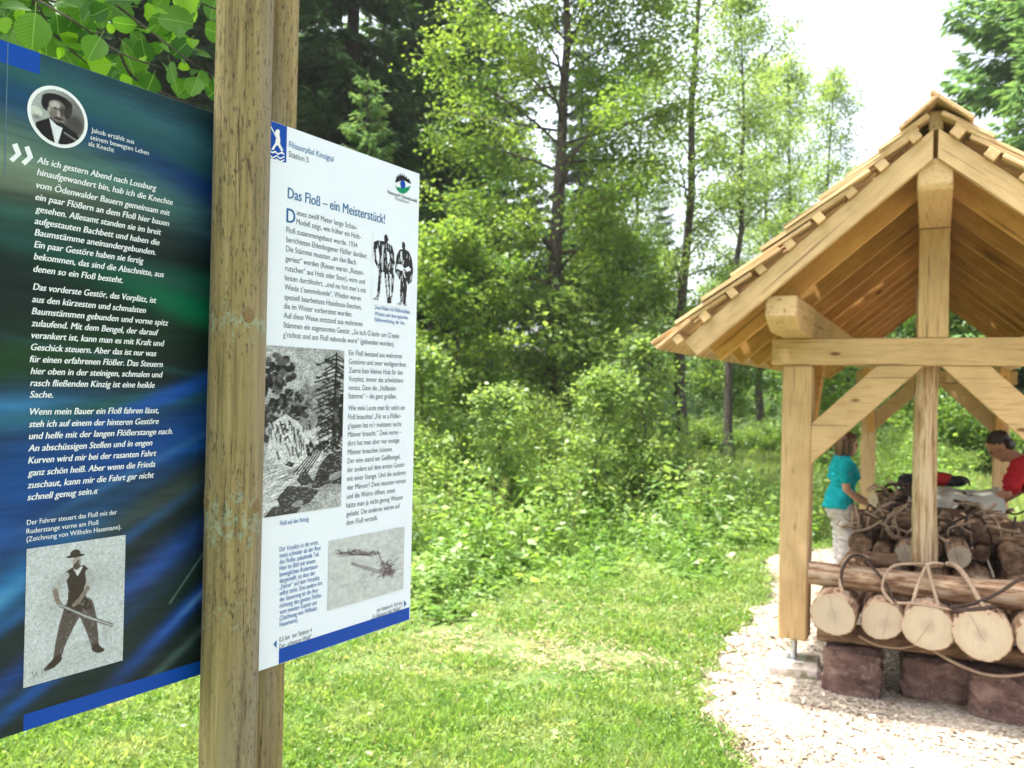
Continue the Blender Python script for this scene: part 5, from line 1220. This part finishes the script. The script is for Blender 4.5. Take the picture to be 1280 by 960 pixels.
def make_spruce(name, seed, H, R, n_sp, leaf, r0=.2, lo=.06):
    rg = random.Random(seed); rng = np.random.default_rng(seed); V = []; F = []; V2 = []; F2 = []; seg = []
    add_tube(V, F, [(0, 0, 0), (0, 0, H*.3), (.05, 0, H*.65), (0, 0, H)], [r0*1.15, r0*.85, r0*.5, .02], 9)
    z = H*lo; 
    while z < H*.98:
        f = z/H; L0 = R*(1-f)**.8*(1 if f > .15 else .85)+.15
        for k in range(6):
            az = rg.uniform(0, 6.283); L = L0*rg.uniform(.7, 1.12); e = -.20+f*.65+rg.uniform(-.08, .08); p = Vector((0, 0, z+rg.uniform(-.1, .1))); d = Vector((math.cos(az), math.sin(az), 0)); pts = []
            for i in range(5): t = i/4; pts.append(p+d*L*t+Vector((0, 0, math.tan(e)*L*t*.8-.16*L*math.sin(t*2.4)+.10*L*t*t)))
            add_tube(V2, F2, pts, [.03*(1-f)+.012, .024*(1-f)+.008, .015, .01, .004], 4)
            for i in range(4): seg.append((pts[i], pts[i+1], L*(.25+.75*(1-i/4))))
        z += H*(.036 if name == 'spruce' else .030)
    w = np.array([(s[1]-s[0]).length*s[2] for s in seg]); w /= w.sum(); ids = rng.choice(len(seg), n_sp, p=w)
    a = np.array([tuple(s[0]) for s in seg])[ids]; b = np.array([tuple(s[1]) for s in seg])[ids]; L = np.array([s[2] for s in seg])[ids]
    dr = unit((b-a)*np.array([1, 1, .3])); side = np.stack([-dr[:, 1], dr[:, 0], dr[:, 2]*0], 1)*rng.choice([-1, 1], n_sp)[:, None]; off = rng.random(n_sp)*L*.26
    P = a+(b-a)*rng.random((n_sp, 1)) + side*off[:, None] + dr*off[:, None]*.5; P[:, 2] -= off*.45+rng.random(n_sp)*.10
    dd = unit(side*.7+dr*.8+np.array([0, 0, -.55])+rng.normal(size=(n_sp, 3))*.25); cl = rng.random(len(seg))[ids]
    Q = leaf_quads(P, leaf, rng, up=.8, aspect=.30, dirs=dd*3, flat=.5)
    return pydata(name+'_trunk', V, F), pydata(name+'_limbs', V2, F2), quads_to_mesh(name+'_crown', Q, np.clip(cl*.55+rng.random(n_sp)*.45, 0, 1))
spr = make_spruce('spruce', 31, 21, 3.7, 88000, .27)
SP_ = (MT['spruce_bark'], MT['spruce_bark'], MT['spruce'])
for i, (px, z, rz, sc, lab) in enumerate([(430, 19, .3, 1.05, 'dark spruce rising directly above the white panel'), (505, 25, 1.4, 1.1, 'dark spruce just right of the white panel top'), (590, 33, 2.2, 1.05, 'bluish distant spruce between the white panel and the tall alder'),
        (150, 17, 3.4, 1.1, 'near dark spruce behind the overhanging leaves, left of the front post'), (-130, 15, 5.0, 1.0, 'dark spruce behind the left end of the dark panel'), (330, 24, 4.1, 1.1, 'dark spruce hidden mostly behind the two posts'),
        (720, 40, .9, .95, 'far spruce showing between the trunks right of the tall alder'), (520, 38, 3.0, 1.2, 'tall far spruce behind the dark spruces'), (235, 21, 1.9, .8, 'dark spruce just left of the front post behind the overhanging leaves'), (820, 46, 2.5, .62, 'small far spruce low behind the straight grey trunk')]):
    place_tree('spruce_tree', spr, SP_, gp(px, z), lab, 'spruces at the wood edge', rz, sc)
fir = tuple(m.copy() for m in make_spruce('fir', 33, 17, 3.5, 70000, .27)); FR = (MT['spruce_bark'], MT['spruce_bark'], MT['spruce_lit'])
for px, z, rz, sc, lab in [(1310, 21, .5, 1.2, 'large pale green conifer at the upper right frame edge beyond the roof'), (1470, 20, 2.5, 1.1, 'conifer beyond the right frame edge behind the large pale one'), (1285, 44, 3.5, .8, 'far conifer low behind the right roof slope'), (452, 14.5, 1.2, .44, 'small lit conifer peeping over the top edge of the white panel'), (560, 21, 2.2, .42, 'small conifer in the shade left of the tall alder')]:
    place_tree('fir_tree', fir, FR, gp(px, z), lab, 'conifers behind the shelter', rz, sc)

# ---- thicket bushes
def make_bush(name, seed, H, R, nst, nleaf, leaf, aspect, spread=.09):
    rg = random.Random(seed); rng = np.random.default_rng(seed); V = []; F = []; segs = []
    for k in range(nst):
        az = rg.uniform(0, 6.283); q = math.sqrt(rg.random()); L = H*rg.uniform(.6, 1.08)*(1-.45*q*q); x0 = R*.35*q*math.cos(az); y0 = R*.35*q*math.sin(az); pts = []
        for i in range(5): t = i/4; pts.append(Vector((x0+R*.75*q*math.cos(az)*t**1.3+rg.uniform(-.05, .05), y0+R*.75*q*math.sin(az)*t**1.3+rg.uniform(-.05, .05), L*t)))
        add_tube(V, F, pts, [.010, .007, .005, .003, .002], 4)
        for i in range(4): segs.append((pts[i], pts[i+1], .3+i))
        for j in range(5):
            a = pts[1+j % 3].lerp(pts[2+j % 3], rg.random()); e = a+Vector((rg.gauss(0, .22), rg.gauss(0, .22), rg.uniform(.08, .4)))*H/2.2; segs.append((a, e, 3.)); add_tube(V, F, [a, e], [.005, .002], 3)
    w = np.array([(s[1]-s[0]).length*s[2] for s in segs]); w /= w.sum(); ids = rng.choice(len(segs), nleaf, p=w); a = np.array([tuple(s[0]) for s in segs])[ids]; b = np.array([tuple(s[1]) for s in segs])[ids]
    P = a+(b-a)*rng.random((nleaf, 1))+rng.normal(size=(nleaf, 3))*spread; P[:, 2] = np.abs(P[:, 2]); dd = unit((b-a)+rng.normal(size=(nleaf, 3))*.5); cl = rng.random(len(segs))[ids]
    return pydata(name+'_stems', V, F), None, quads_to_mesh(name+'_leaves', leaf_quads(P, leaf, rng, up=.5, aspect=aspect, dirs=dd), np.clip(cl*.5+rng.random(nleaf)*.5, 0, .92))
def place_bush(name, meshes, mat, loc, label, group, rz, sc, zs=1.):
    T = bpy.data.objects.new(name, None); COL.objects.link(T); T.location = loc; T.rotation_euler = (0, 0, rz); T.scale = (sc, sc, sc*zs); tag(T, label, 'bush', group)
    for nm, me, m in (('stems', meshes[0], MT['bark']), ('foliage', meshes[2], mat)):
        if len(me.materials) == 0: me.materials.append(m)
        o = bpy.data.objects.new(nm, me); COL.objects.link(o); o.parent = T
wil = make_bush('willow_bush', 41, 2.1, 1.7, 60, 44000, .062, .32, .08); shr = make_bush('shrub', 42, 1.6, 1.1, 46, 15000, .075, .62, .10)
for px, z, rz, sc, zs, lab in [(640, 12.2, .2, 1.0, .88, 'wide feathery willow bush in the middle, below the tall alder'), (745, 13.4, 1.6, 1.05, .88, 'feathery willow bush right of the widest one'), (560, 12.2, 3.0, .95, .9, 'lower willow bush close to the right edge of the white panel'),
        (800, 14.0, 4.1, .75, .75, 'willow bush at the foot of the straight grey trunk'), (1125, 17.0, 2.1, .85, .7, 'willow bush seen through the shelter left of the standing pole')]:
    place_bush('willow_bush', wil, MT['willow'], gp(px, z), lab, 'willow bushes of the thicket', rz, sc, zs)
for px, z, rz, sc, zs, lab in [(884, 24.5, .7, .95, .8, 'broad leaved shrub between the two thin trunks left of the shelter'), (955, 25.0, 2.2, .85, .8, 'broad leaved shrub just left of the front shelter post'), (520, 14.5, 3.1, 1.2, 1.1, 'shaded shrub behind the edge of the white panel'), (1180, 19.0, 1.2, 1.25, 1.1, 'dark shrub seen through the shelter behind the pole'),
        (1040, 20.0, 4.2, 1.1, 1., 'shrub seen between front and rear shelter posts'), (1270, 18.5, 5.2, 1.1, 1.1, 'shrub behind the man in the red shirt'), (700, 17, .3, 1.3, 1.1, 'shrub behind the willow bushes below the tall alder'), (610, 18, 1.3, 1.3, 1.1, 'shrub behind the thin curved trunk'),
        (300, 13, 2.0, 1.2, 1.2, 'shrub behind the posts of the information board'), (120, 12, 4.4, 1.2, 1.2, 'shrub behind the dark panel')]:
    place_bush('shrub', shr, MT['alder'], gp(px, z), lab, 'broad leaved shrubs of the thicket', rz, sc, zs)

# ---- herb layer: leafy stems nobody could count
def in_yard(x, y, m=0.):
    s = x*B[0]+y*B[1]; t = x*A[0]+y*A[1]; e = np.interp(t, [2.0, 3.4, 4.35, 4.86, 5.2, 5.6, 6.6, 8.3, 9.0, 9.9, 10.5, 11.2, 13.2, 13.8], [.25, -.35, -.80, -1.10, -1.24, -1.33, -1.36, -1.34, -1.5, -1.72, -1.5, -.95, -.9, 1.5])
    return (s > e-m) & (t < 13.8+m)
def build_herbs():
    rng = np.random.default_rng(51); N = 36000
    y = 5.8+rng.random(N)**1.1*9.3; x = rng.uniform(-.75, .56, N)*y
    edge = 7.75+.35*np.sin(x*2.1)+.25*np.sin(x*5.3+1)+np.clip(x-.3, 0, 3)*.62 - np.clip(-x-.1, 0, 3)*.9
    k = (~in_yard(x, y, .45)) & (y > edge); x, y, edge = x[k], y[k], edge[k]; n = len(x)
    h = np.clip((y-edge)*.55, .10, 1.25)*rng.uniform(.45, 1.15, n)*(.75+.45*np.sin(x*3.1+y*1.7)*np.sin(x*7.3+2)+.2*np.sin(x*13+y*4))
    nl = 8; f = np.tile((np.arange(nl)+.5)/nl, n).reshape(n, nl); f = f+rng.uniform(-.05, .05, f.shape)
    lean = rng.normal(0, .10, (n, 2)); P = np.stack([x[:, None]+lean[:, :1]*f*h[:, None]*2+rng.normal(0, .03, f.shape), y[:, None]+lean[:, 1:]*f*h[:, None]*2+rng.normal(0, .03, f.shape), gz(x, y)[:, None]+f*h[:, None]], -1).reshape(-1, 3)
    size = np.repeat(rng.choice([.04, .06, .09, .17], n, p=[.38, .3, .22, .10]), nl)*(1.15-.5*f.reshape(-1)); kind = np.repeat(rng.random(n), nl)
    Q = leaf_quads(P, size, rng, up=1.1, aspect=.55, flat=.35, droop=.15)
    r = np.clip(kind*.7+rng.random(len(P))*.3, 0, 1)*.93; r[(rng.random(len(P)) < .07) & (size > .07)] = 1.
    o = newobj('undergrowth', quads_to_mesh('undergrowth', Q, r), MT['herb']); tag(o, 'dense leafy weeds and nettles filling the strip in front of the thicket', 'undergrowth', kind='stuff')
build_herbs()
def build_meadow():
    rng = np.random.default_rng(52); N = 70000
    y = 11+rng.random(N)*19; x = rng.uniform(-.35, .80, N)*y; k = ~in_yard(x, y, .1) & ((y > 13) | (x > 2.5)); x, y = x[k], y[k]; n = len(x)
    P = np.stack([x, y, gz(x, y)], 1); d = np.stack([rng.normal(0, .35, n), rng.normal(0, .35, n), np.ones(n)], 1); L = rng.uniform(.12, .42, n)*np.clip((y-9)/6, .3, 1.1); a = rng.uniform(0, 6.28, n); sd = np.stack([np.cos(a), np.sin(a), a*0], 1)*rng.uniform(.006, .016, n)[:, None]; d = unit(d)
    Q = np.stack([P-sd*.6, P+sd*.6, P+d*L[:, None]*.6+sd, P+d*L[:, None]+rng.normal(0, .03, (n, 3))], 1)
    t = m_leaf('pale_meadow_grass', (.17, .25, .07), (.30, .34, .14), trans=.35, nscale=.6)
    o = newobj('meadow_grass', quads_to_mesh('meadow_grass', Q, rng.random(n)), t); tag(o, 'taller pale meadow grass behind the shelter', 'grass', kind='stuff')
build_meadow()
# ---- lawn
def build_lawn():
    rng = np.random.default_rng(53); N = 430000
    y = 3.3+rng.random(N)**1.25*7.6; x = rng.uniform(-.70, .62, N)*y
    s = x*B[0]+y*B[1]; t = x*A[0]+y*A[1]
    def patch(cx, cy, rx, ry): return np.exp(-(((x-cx)/rx)**2+((y-cy)/ry)**2))
    bare = patch(-.05, 6.2, .75, .35)+patch(.7, 5.9, .5, .25)+patch(-.9, 5.6, .5, .3)*.8+patch(.15, 5.45, .35, .16)+patch(-.5, 6.6, .3, .2)+patch(.5, 7.3, .9, .3)*.7+patch(-.4, 6.9, .6, .25)*.6
    clump = .5+.5*np.sin(x*4.1+np.sin(y*3.3)*1.5)*np.sin(y*5.2+x*1.7)
    keep = ~in_yard(x, y, .02+.10*np.sin(t*9)*np.sin(t*3.1)-.10*rng.random(N)**3*(-1)) & (rng.random(N) > bare*.85*(.4+1.2*(np.sin(x*13+np.sin(y*9)*2)*np.sin(y*15+x*4) > -.3))) & (rng.random(N) < .60+.4*clump)
    x, y, bare, clump = x[keep], y[keep], bare[keep], clump[keep]; n = len(x); z = gz(x, y)-.005
    P = np.stack([x, y, z], 1); h = rng.uniform(.022, .070, n)*(1+.7*clump)*(1-.5*np.clip(bare, 0, 1)); d = unit(np.stack([rng.normal(0, .75, n), rng.normal(0, .75, n), np.ones(n)], 1)); a = rng.uniform(0, 6.28, n)
    sd = np.stack([np.cos(a), np.sin(a), a*0], 1)*rng.uniform(.0016, .0034, n)[:, None]*np.clip(y/4.2, 1, 2)[:, None]; bend = np.stack([rng.normal(0, .012, n), rng.normal(0, .012, n), -.006*np.ones(n)], 1)
    Q = np.stack([P-sd, P+sd, P+d*h[:, None]*.6+sd*.8, P+d*h[:, None]+bend], 1); r = np.clip(rng.random(n)*.75+clump*.15, 0, .92); r[rng.random(n) < .03+.30*np.clip(bare, 0, 1)] = 1.
    o = newobj('lawn_grass', quads_to_mesh('lawn_grass', Q, r), MT['grass']); tag(o, 'short lit lawn grass between the information board and the thicket', 'grass', kind='stuff')
    # clover and small broad leaves
    N = 90000; y = 3.4+rng.random(N)**1.2*6.6; x = rng.uniform(-.70, .60, N)*y; cl = .5+.5*np.sin(x*2.3+1)*np.sin(y*2.9+x); dn = np.clip(.25+.75*cl+np.clip((-x-.0)*.18, 0, .5)+np.clip((y-6.8)*.3, 0, .6), 0, 1)
    bare = np.exp(-(((x+.05)/.75)**2+((y-6.2)/.35)**2))+np.exp(-(((x-.7)/.5)**2+((y-5.9)/.25)**2))
    k = ~in_yard(x, y, .0) & (rng.random(N) < dn*.8*(1-.8*np.clip(bare, 0, 1))); x, y = x[k], y[k]; n = len(x)
    P = np.stack([x, y, gz(x, y)+rng.uniform(.012, .055, n)*(1+np.clip(y-6.5, 0, 3)*.5)], 1); sz = rng.choice([.010, .015, .022, .045], n, p=[.45, .34, .18, .03])*np.clip(y/5.5, .8, 1.5)
    Q = leaf_quads(P, sz, rng, up=2.2, aspect=.85, flat=.12); r = rng.random(n)*.92; r[rng.random(n) < .06] = 1.
    o = newobj('clover', quads_to_mesh('clover', Q, r), MT['clover']); tag(o, 'clover and small broad leaved weeds mixed through the lawn', 'clover', kind='stuff')
    # dead stalks on the mown patches
    N = 8500; y = rng.uniform(4.6, 7.8, N); x = rng.uniform(-.3, .35, N)*y; w = np.exp(-(((x+.05)/.8)**2+((y-6.2)/.4)**2))+np.exp(-(((x-.7)/.55)**2+((y-5.9)/.3)**2))+.4*np.exp(-(((x-.5)/.9)**2+((y-7.3)/.3)**2)); k = (rng.random(N) < w) & ~in_yard(x, y, 0); x, y = x[k], y[k]; n = len(x)
    P = np.stack([x, y, gz(x, y)+rng.uniform(.012, .035, n)], 1); a = rng.uniform(0, 6.28, n); d = np.stack([np.cos(a), np.sin(a), rng.normal(0, .2, n)], 1); L = rng.uniform(.02, .08, n)[:, None]; s2 = np.stack([-np.sin(a), np.cos(a), a*0], 1)*.0025
    t = NT('dry_straw'); at = t.add('ShaderNodeAttribute', attribute_name='rnd'); t.col(t.ramp(at.outputs['Fac'], [(0, (.10, .06, .04)), (.3, (.34, .25, .15)), (1, (.52, .42, .28))])); t.rough(.9)
    o = newobj('dry_straw', quads_to_mesh('dry_straw', np.stack([P-s2, P+s2, P+d*L+s2, P+d*L-s2], 1), rng.random(n)), t.m); tag(o, 'dry mown stalks lying on the bare patches of the lawn', 'straw', kind='stuff')
build_lawn()

# ---- individual tall weeds standing proud of the herb layer
def make_weed(seed, kind):
    rg = random.Random(seed); rng = np.random.default_rng(seed); V = []; F = []; P = []; S = []; 
    H = 1.0
    for st in range(3 if kind else 2):
        dx, dy = rg.uniform(-.12, .12), rg.uniform(-.12, .12); pts = [Vector((dx*t*1.5, dy*t*1.5, H*t*rg.uniform(.96, 1.04))) for t in (0, .3, .6, 1)]; add_tube(V, F, pts, [.007, .006, .005, .002], 5)
        for k in range(260 if kind else 60):
            t = rg.uniform(.45, 1.0) if kind else rg.uniform(.1, 1); p = pts[0].lerp(pts[3], t); w = (.05*(1.1-t)+.012) if kind else .12*(1.05-t)+.02; P.append((p.x+rg.gauss(0, w), p.y+rg.gauss(0, w), p.z+rg.gauss(0, .02))); S.append(.02 if kind else .085)
    for k in range(16): a = rg.uniform(0, 6.28); P.append((.05*math.cos(a), .05*math.sin(a), rg.uniform(.03, .35))); S.append(.16)
    P = np.array(P); d = unit(np.stack([P[:, 0], P[:, 1], .25+0*P[:, 0]], 1)+rng.normal(size=P.shape)*.2)
    return pydata('weed_stem', V, F), None, quads_to_mesh('weed_leaves', leaf_quads(P, np.array(S), rng, up=1., aspect=.5, dirs=d), rng.random(len(P))*.92)
dock = make_weed(61, 1); nett = make_weed(62, 0)
def place_weed(me3, mat, loc, label, sc, rz, name, grp):
    T = bpy.data.objects.new(name, None); COL.objects.link(T); T.location = loc; T.rotation_euler = (0, 0, rz); T.scale = (sc, sc, sc); tag(T, label, 'plant', grp)
    for nm, me, m in (('stem', me3[0], MT['bark']), ('foliage', me3[2], mat)):
        if len(me.materials) == 0: me.materials.append(m)
        o = bpy.data.objects.new(nm, me); COL.objects.link(o); o.parent = T
for px, z, sc, rz, lab in [(531, 9.4, .95, 0, 'tall seeding dock plant nearest the right edge of the white panel'), (565, 9.9, .75, 1, 'seeding dock plant a step right of the one by the white panel'), (618, 10.2, .8, 2, 'seeding dock plant in front of the lower willow bush'),
        (715, 10.0, .7, 3, 'seeding dock plant in front of the widest willow bush'), (870, 11.2, .9, 4, 'seeding dock plant before the straight grey trunk'), (800, 10.6, .6, 5, 'low seeding dock plant right of the willow bushes')]:
    place_weed(dock, MT['dock'], gp(px, z), lab, sc, rz, 'dock_plant', 'seeding dock plants')
for px, z, sc, rz, lab in [(548, 8.7, .55, 0, 'leafy nettle clump right of the white panel'), (600, 9.1, .6, 1, 'leafy nettle clump under the thin curved trunk'), (660, 9.4, .6, 2, 'leafy nettle clump at the foot of the widest willow bush'), (760, 9.9, .62, 3, 'leafy nettle clump right of the widest willow bush'),
        (905, 11.2, .8, 4, 'leafy nettle clump left of the front shelter post'), (945, 11.6, .85, 5, 'leafy nettle clump closest to the front shelter post'), (840, 10.9, .7, 6, 'leafy nettle clump before the straight grey trunk')]:
    place_weed(nett, MT['herb'], gp(px, z), lab, sc, rz, 'nettle_plant', 'nettle clumps in front of the thicket')

# ---- the wood that closes the background
def build_farwood():
    rng = np.random.default_rng(71); rg = random.Random(71); Ps = []; cs = []; V = []; F = []
    for i in range(230):
        px = rg.uniform(-250, 1560); z = rg.uniform(30, 58); x = (px-640)/_F*z; g = float(gz(x, z))
        topy = np.interp(px, [-250, 380, 560, 640, 760, 800, 860, 960, 1100, 1200, 1300, 1560], [-60, -60, 40, 110, 230, 300, 335, 345, 330, 250, 140, 60])+rg.uniform(-10, 70)
        hmax = 1.9+(487-topy)/_F*z-g
        r = rg.uniform(1.3, 2.8); h = rg.uniform(.4, max(hmax, 1.5)); n = int(420*(r/2)**2); d = unit(rng.normal(size=(n, 3))); d[:, 2] = np.abs(d[:, 2])*.9-.25*(rng.random(n) < .4)
        lump = 1+.30*np.sin(d[:, 0]*5+i)*np.sin(d[:, 1]*6+i*2)+.18*np.sin(d[:, 2]*11+i); rad = r*lump*rng.uniform(.6, 1.05, n)
        P = np.array([x, z, g+max(h-r*.5, .2)])+d*rad[:, None]*np.array([1, 1, .9]); Ps.append(P); cs.append(np.clip(rg.random()*.65+rng.random(n)*.35, 0, 1))
        if i % 4 == 0: add_tube(V, F, [(x, z, g-.3), (x+rg.uniform(-.3, .3), z, g+h)], [.16, .07], 6)
    P = np.concatenate(Ps); o = newobj('far_woodland', quads_to_mesh('far_woodland', leaf_quads(P, .30, rng, up=.8, aspect=.7), np.concatenate(cs)), MT['farwood']); tag(o, 'mixed wood closing the view behind the alders', 'woodland', kind='stuff')
    o = newobj('far_trunks', pydata('far_trunks', V, F), MT['bark']); tag(o, 'thin distant trunks inside the wood behind the alders', 'trunks', kind='stuff')
build_farwood()

# ---- alder boughs overhanging the dark panel: every leaf is a part
def leaf_mesh(seed, nr=15):
    rg = random.Random(seed); V = [(0, 0, 0)]; F = []; R = []
    n = 9                                                     # half-outline stations
    rows = []
    for i in range(n+1):
        t = i/n; w = .46*math.sin(math.pi*min(t*.93+.05, 1))**.62*(1+.05*math.sin(i*3.1+seed)); x = t
        if i == n: w = .10
        j = .018*(1 if i % 2 else -1)
        row = []
        for k, q in enumerate((-1, -.5, 0, .5, 1)):
            vein = -.022*((i % 2)*2-1)*(abs(q))**.8; z = (.05+.06*(seed % 4))*abs(q)**1.2*w*2 - (.10+.12*(seed % 3))*(t-.4)**2 + vein*.55 + .03*math.sin(seed*2+t*5)*q
            row.append(len(V)); V.append((x+abs(q)*.05*(1 if i < n else 0)+(j if abs(q) == 1 else 0), q*(w+(j if abs(q) == 1 else 0)), z))
        rows.append(row)
    for i in range(n):
        for k in range(4): F.append((rows[i][k], rows[i+1][k], rows[i+1][k+1], rows[i][k+1]))
    # stalk
    b0 = len(V); V += [(-.28, -.012, .03), (-.28, .012, .03), (0.02, .012, 0), (0.02, -.012, 0)]; F.append((b0, b0+1, b0+2, b0+3))
    V.pop(0); F = [tuple(a-1 for a in f) for f in F]
    me = pydata('leaf', V, F); me.polygons.foreach_set('use_smooth', [True]*len(me.polygons)); return me
def m_bigleaf(name, c1, c2, tr):
    t = NT(name); oi = t.add('ShaderNodeObjectInfo'); c = t.mix(oi.outputs['Random'], c1, c2); tc = t.add('ShaderNodeTexCoord'); sep = t.add('ShaderNodeSeparateXYZ'); t.l(tc.outputs['Object'], sep.inputs[0])
    ay = t.math('ABSOLUTE', sep.outputs[1]); v = t.math('SINE', t.math('MULTIPLY', t.math('SUBTRACT', sep.outputs[0], t.math('MULTIPLY', ay, .7)), 62.))
    c = t.mix(t.ramp(v, [(.90, 0.), (1., .45)]), c, (.20, .30, .09)); c = t.mix(t.ramp(ay, [(.012, .7), (.022, 0.)]), c, (.22, .32, .10))
    t.col(c); t.rough(.5); t.b.inputs['Specular IOR Level'].default_value = .3; t.bump(v, .25, .01)
    b = t.add('ShaderNodeBsdfTranslucent'); t.l(t.mix(1., t.mix(.5, c, (1., 1.1, .15), 'MULTIPLY'), (2.4, 2.4, 2.4), 'MULTIPLY'), b.inputs[0]); mx = t.add('ShaderNodeMixShader'); mx.inputs[0].default_value = tr
    t.l(t.b.outputs[0], mx.inputs[1]); t.l(b.outputs[0], mx.inputs[2]); t.l(mx.outputs[0], t.out.inputs[0]); return t.m
def build_bough():
    rg = random.Random(17); X0 = Vector((-2.9, 2.5, 0))
    T = thing('alder_tree', X0, 'alder whose round toothed leaves hang over the top of the dark panel', 'tree')
    V = []; F = []; add_tube(V, F, [(0, 0, 0), (.05, .02, 1.), (.0, .1, 2.2), (.1, .05, 3.6), (.2, 0, 5)], [.11, .095, .08, .065, .05], 12)
    newobj('trunk', pydata('alder_trunk', V, F), MT['bark'], T, Matrix.Translation(X0), True)
    lm = [leaf_mesh(i) for i in range(7)]
    mats = [m_bigleaf('alder_leaf', (.02, .085, .012), (.085, .20, .02), .4), m_bigleaf('yellow_green_alder_leaf', (.14, .28, .015), (.20, .36, .03), .6)]  # second leaf material is a brighter, yellower green
    lms = [[m.copy() for m in lm] for _ in mats]
    for a, mt in zip(lms, mats):
        for m in a: m.materials.append(mt)
    tw_all = []
    rngc = np.random.default_rng(5); nc = 9000; d = unit(rngc.normal(size=(nc, 3))); P = np.array([.60, .05, 4.75])+d*(rngc.random((nc, 1))**.4)*np.array([1.9, 1.5, .75])
    cm = quads_to_mesh('alder_crown', leaf_quads(P, .085, rngc, up=.8, aspect=.85), rngc.random(nc)); newobj('crown', cm, MT['alder'], T, Matrix.Translation(X0))  # leaf cloud out of view, added to shade the hanging leaves
    def twig(pxs, r=.004):
        pts = [depth_pt(*p) for p in pxs]; pts = [Vector(tuple(p)) for p in pts]; tube('twig', pts, (r, r*.4), MT['bark'], T, seg=6, sub=4); tw_all.append(pts); return pts
    for st in [[(-180, -120, 2.3), (-40, -60, 2.1), (40, -5, 1.95), (95, 28, 1.9), (150, 66, 1.88), (200, 84, 1.86)], [(-40, -60, 2.1), (90, -30, 2.05), (155, 14, 1.98), (205, 52, 1.95), (240, 78, 1.93), (275, 100, 1.92)],
               [(-180, -120, 2.3), (-120, -20, 2.2), (-50, 20, 2.1), (30, 40, 2.05)], [(90, -30, 2.05), (170, -20, 2.1), (240, 0, 2.1), (290, 20, 2.1)], [(40, -5, 1.95), (70, 45, 2.0), (110, 80, 2.05)], [(150, 66, 1.88), (165, 95, 1.92), (200, 115, 1.95), (235, 128, 1.96)], [(-40, -60, 2.1), (20, -10, 2.25), (100, 10, 2.3), (180, 50, 2.35), (240, 110, 2.35)]]: twig(st)
    limb = [Vector((0, 0, 2.6))+X0, Vector((-1.9, 2.35, 2.95)), Vector(tuple(depth_pt(-180, -120, 2.3)))]
    tube('limb', [X0+Vector((0, .08, 2.5)), *limb[1:]], (.035, .012), MT['bark'], T)
    hand = [(42, 38, 1.72, .075, 0), (118, 60, 1.8, .062, 0), (20, 10, 1.85, .06, 0), (72, 30, 1.95, .05, 0), (156, 30, 1.86, .05, 0), (185, 38, 1.9, .055, 0), (6, 30, 1.9, .042, 1), (75, 66, 1.95, .032, 1), (202, 14, 1.9, .03, 1), (224, 40, 1.9, .032, 0), (241, 53, 1.88, .034, 1), (225, 0, 1.95, .035, 1), (150, 0, 1.95, .06, 0), (200, 30, 2.0, .06, 0),
            (180, 64, 1.95, .05, 0), (215, 90, 1.86, .052, 0), (243, 108, 1.85, .055, 0), (188, 104, 1.9, .058, 0), (150, 88, 1.95, .055, 0), (158, 100, 1.9, .03, 1), (179, 74, 1.85, .022, 1), (255, 70, 1.9, .035, 0), (138, 35, 1.82, .022, 1), (22, 36, 2.0, .018, 1), (125, 15, 1.9, .05, 0), (85, 5, 1.85, .07, 0)]
    for i in range(290):
        px = rg.uniform(-60, 285); py = rg.uniform(-50, 60+.27*px) if rg.random() < .85 else rg.uniform(-50, 20); 
        if rg.random() < (.55 if px > 225 else .2): continue
        hand.append((px, py, rg.uniform(1.95, 2.45), rg.choice([.03, .045, .055, .065, .078]), 1 if rg.random() < .2 else 0))
    for px, py, z, L, kd in hand:
        c = Vector(tuple(depth_pt(px, py, z))); view = (c-Vector(tuple(CAMP))).normalized()
        d = Vector((rg.gauss(0, .55), rg.gauss(0, .45), rg.uniform(-1.0, .1))).normalized(); n = (view*-1+Vector((rg.gauss(0, .42), rg.gauss(0, .42), rg.gauss(.35, .4)))).normalized()
        y = n.cross(d).normalized(); z_ = d.cross(y).normalized(); M = Matrix((d, y, z_)).transposed().to_4x4(); M.translation = c-d*L*.5; M = M @ Matrix.Diagonal((L, L*rg.uniform(.85, 1.05), L, 1))
        o = bpy.data.objects.new('leaf', rg.choice(lms[kd])); COL.objects.link(o); place(o, M, T)
build_bough()

# ============================================================ air
def build_haze():
    me = box_mesh('haze', 140, 80, 24, 0); t = bpy.data.materials.new('haze_air'); t.use_nodes = True; n = t.node_tree.nodes; n.remove(n['Principled BSDF'])
    v = n.new('ShaderNodeVolumePrincipled'); v.inputs['Density'].default_value = .0006; v.inputs['Color'].default_value = (.95, .97, 1, 1); v.inputs['Anisotropy'].default_value = .3  # added volume standing in for flare and glow in the background
    t.node_tree.links.new(v.outputs[0], n['Material Output'].inputs['Volume'])
    o = newobj('haze', me, t, None, Matrix.Translation((5, 28, 10.5))); tag(o, 'thin bright haze over the clearing', 'haze', kind='stuff')
build_haze()
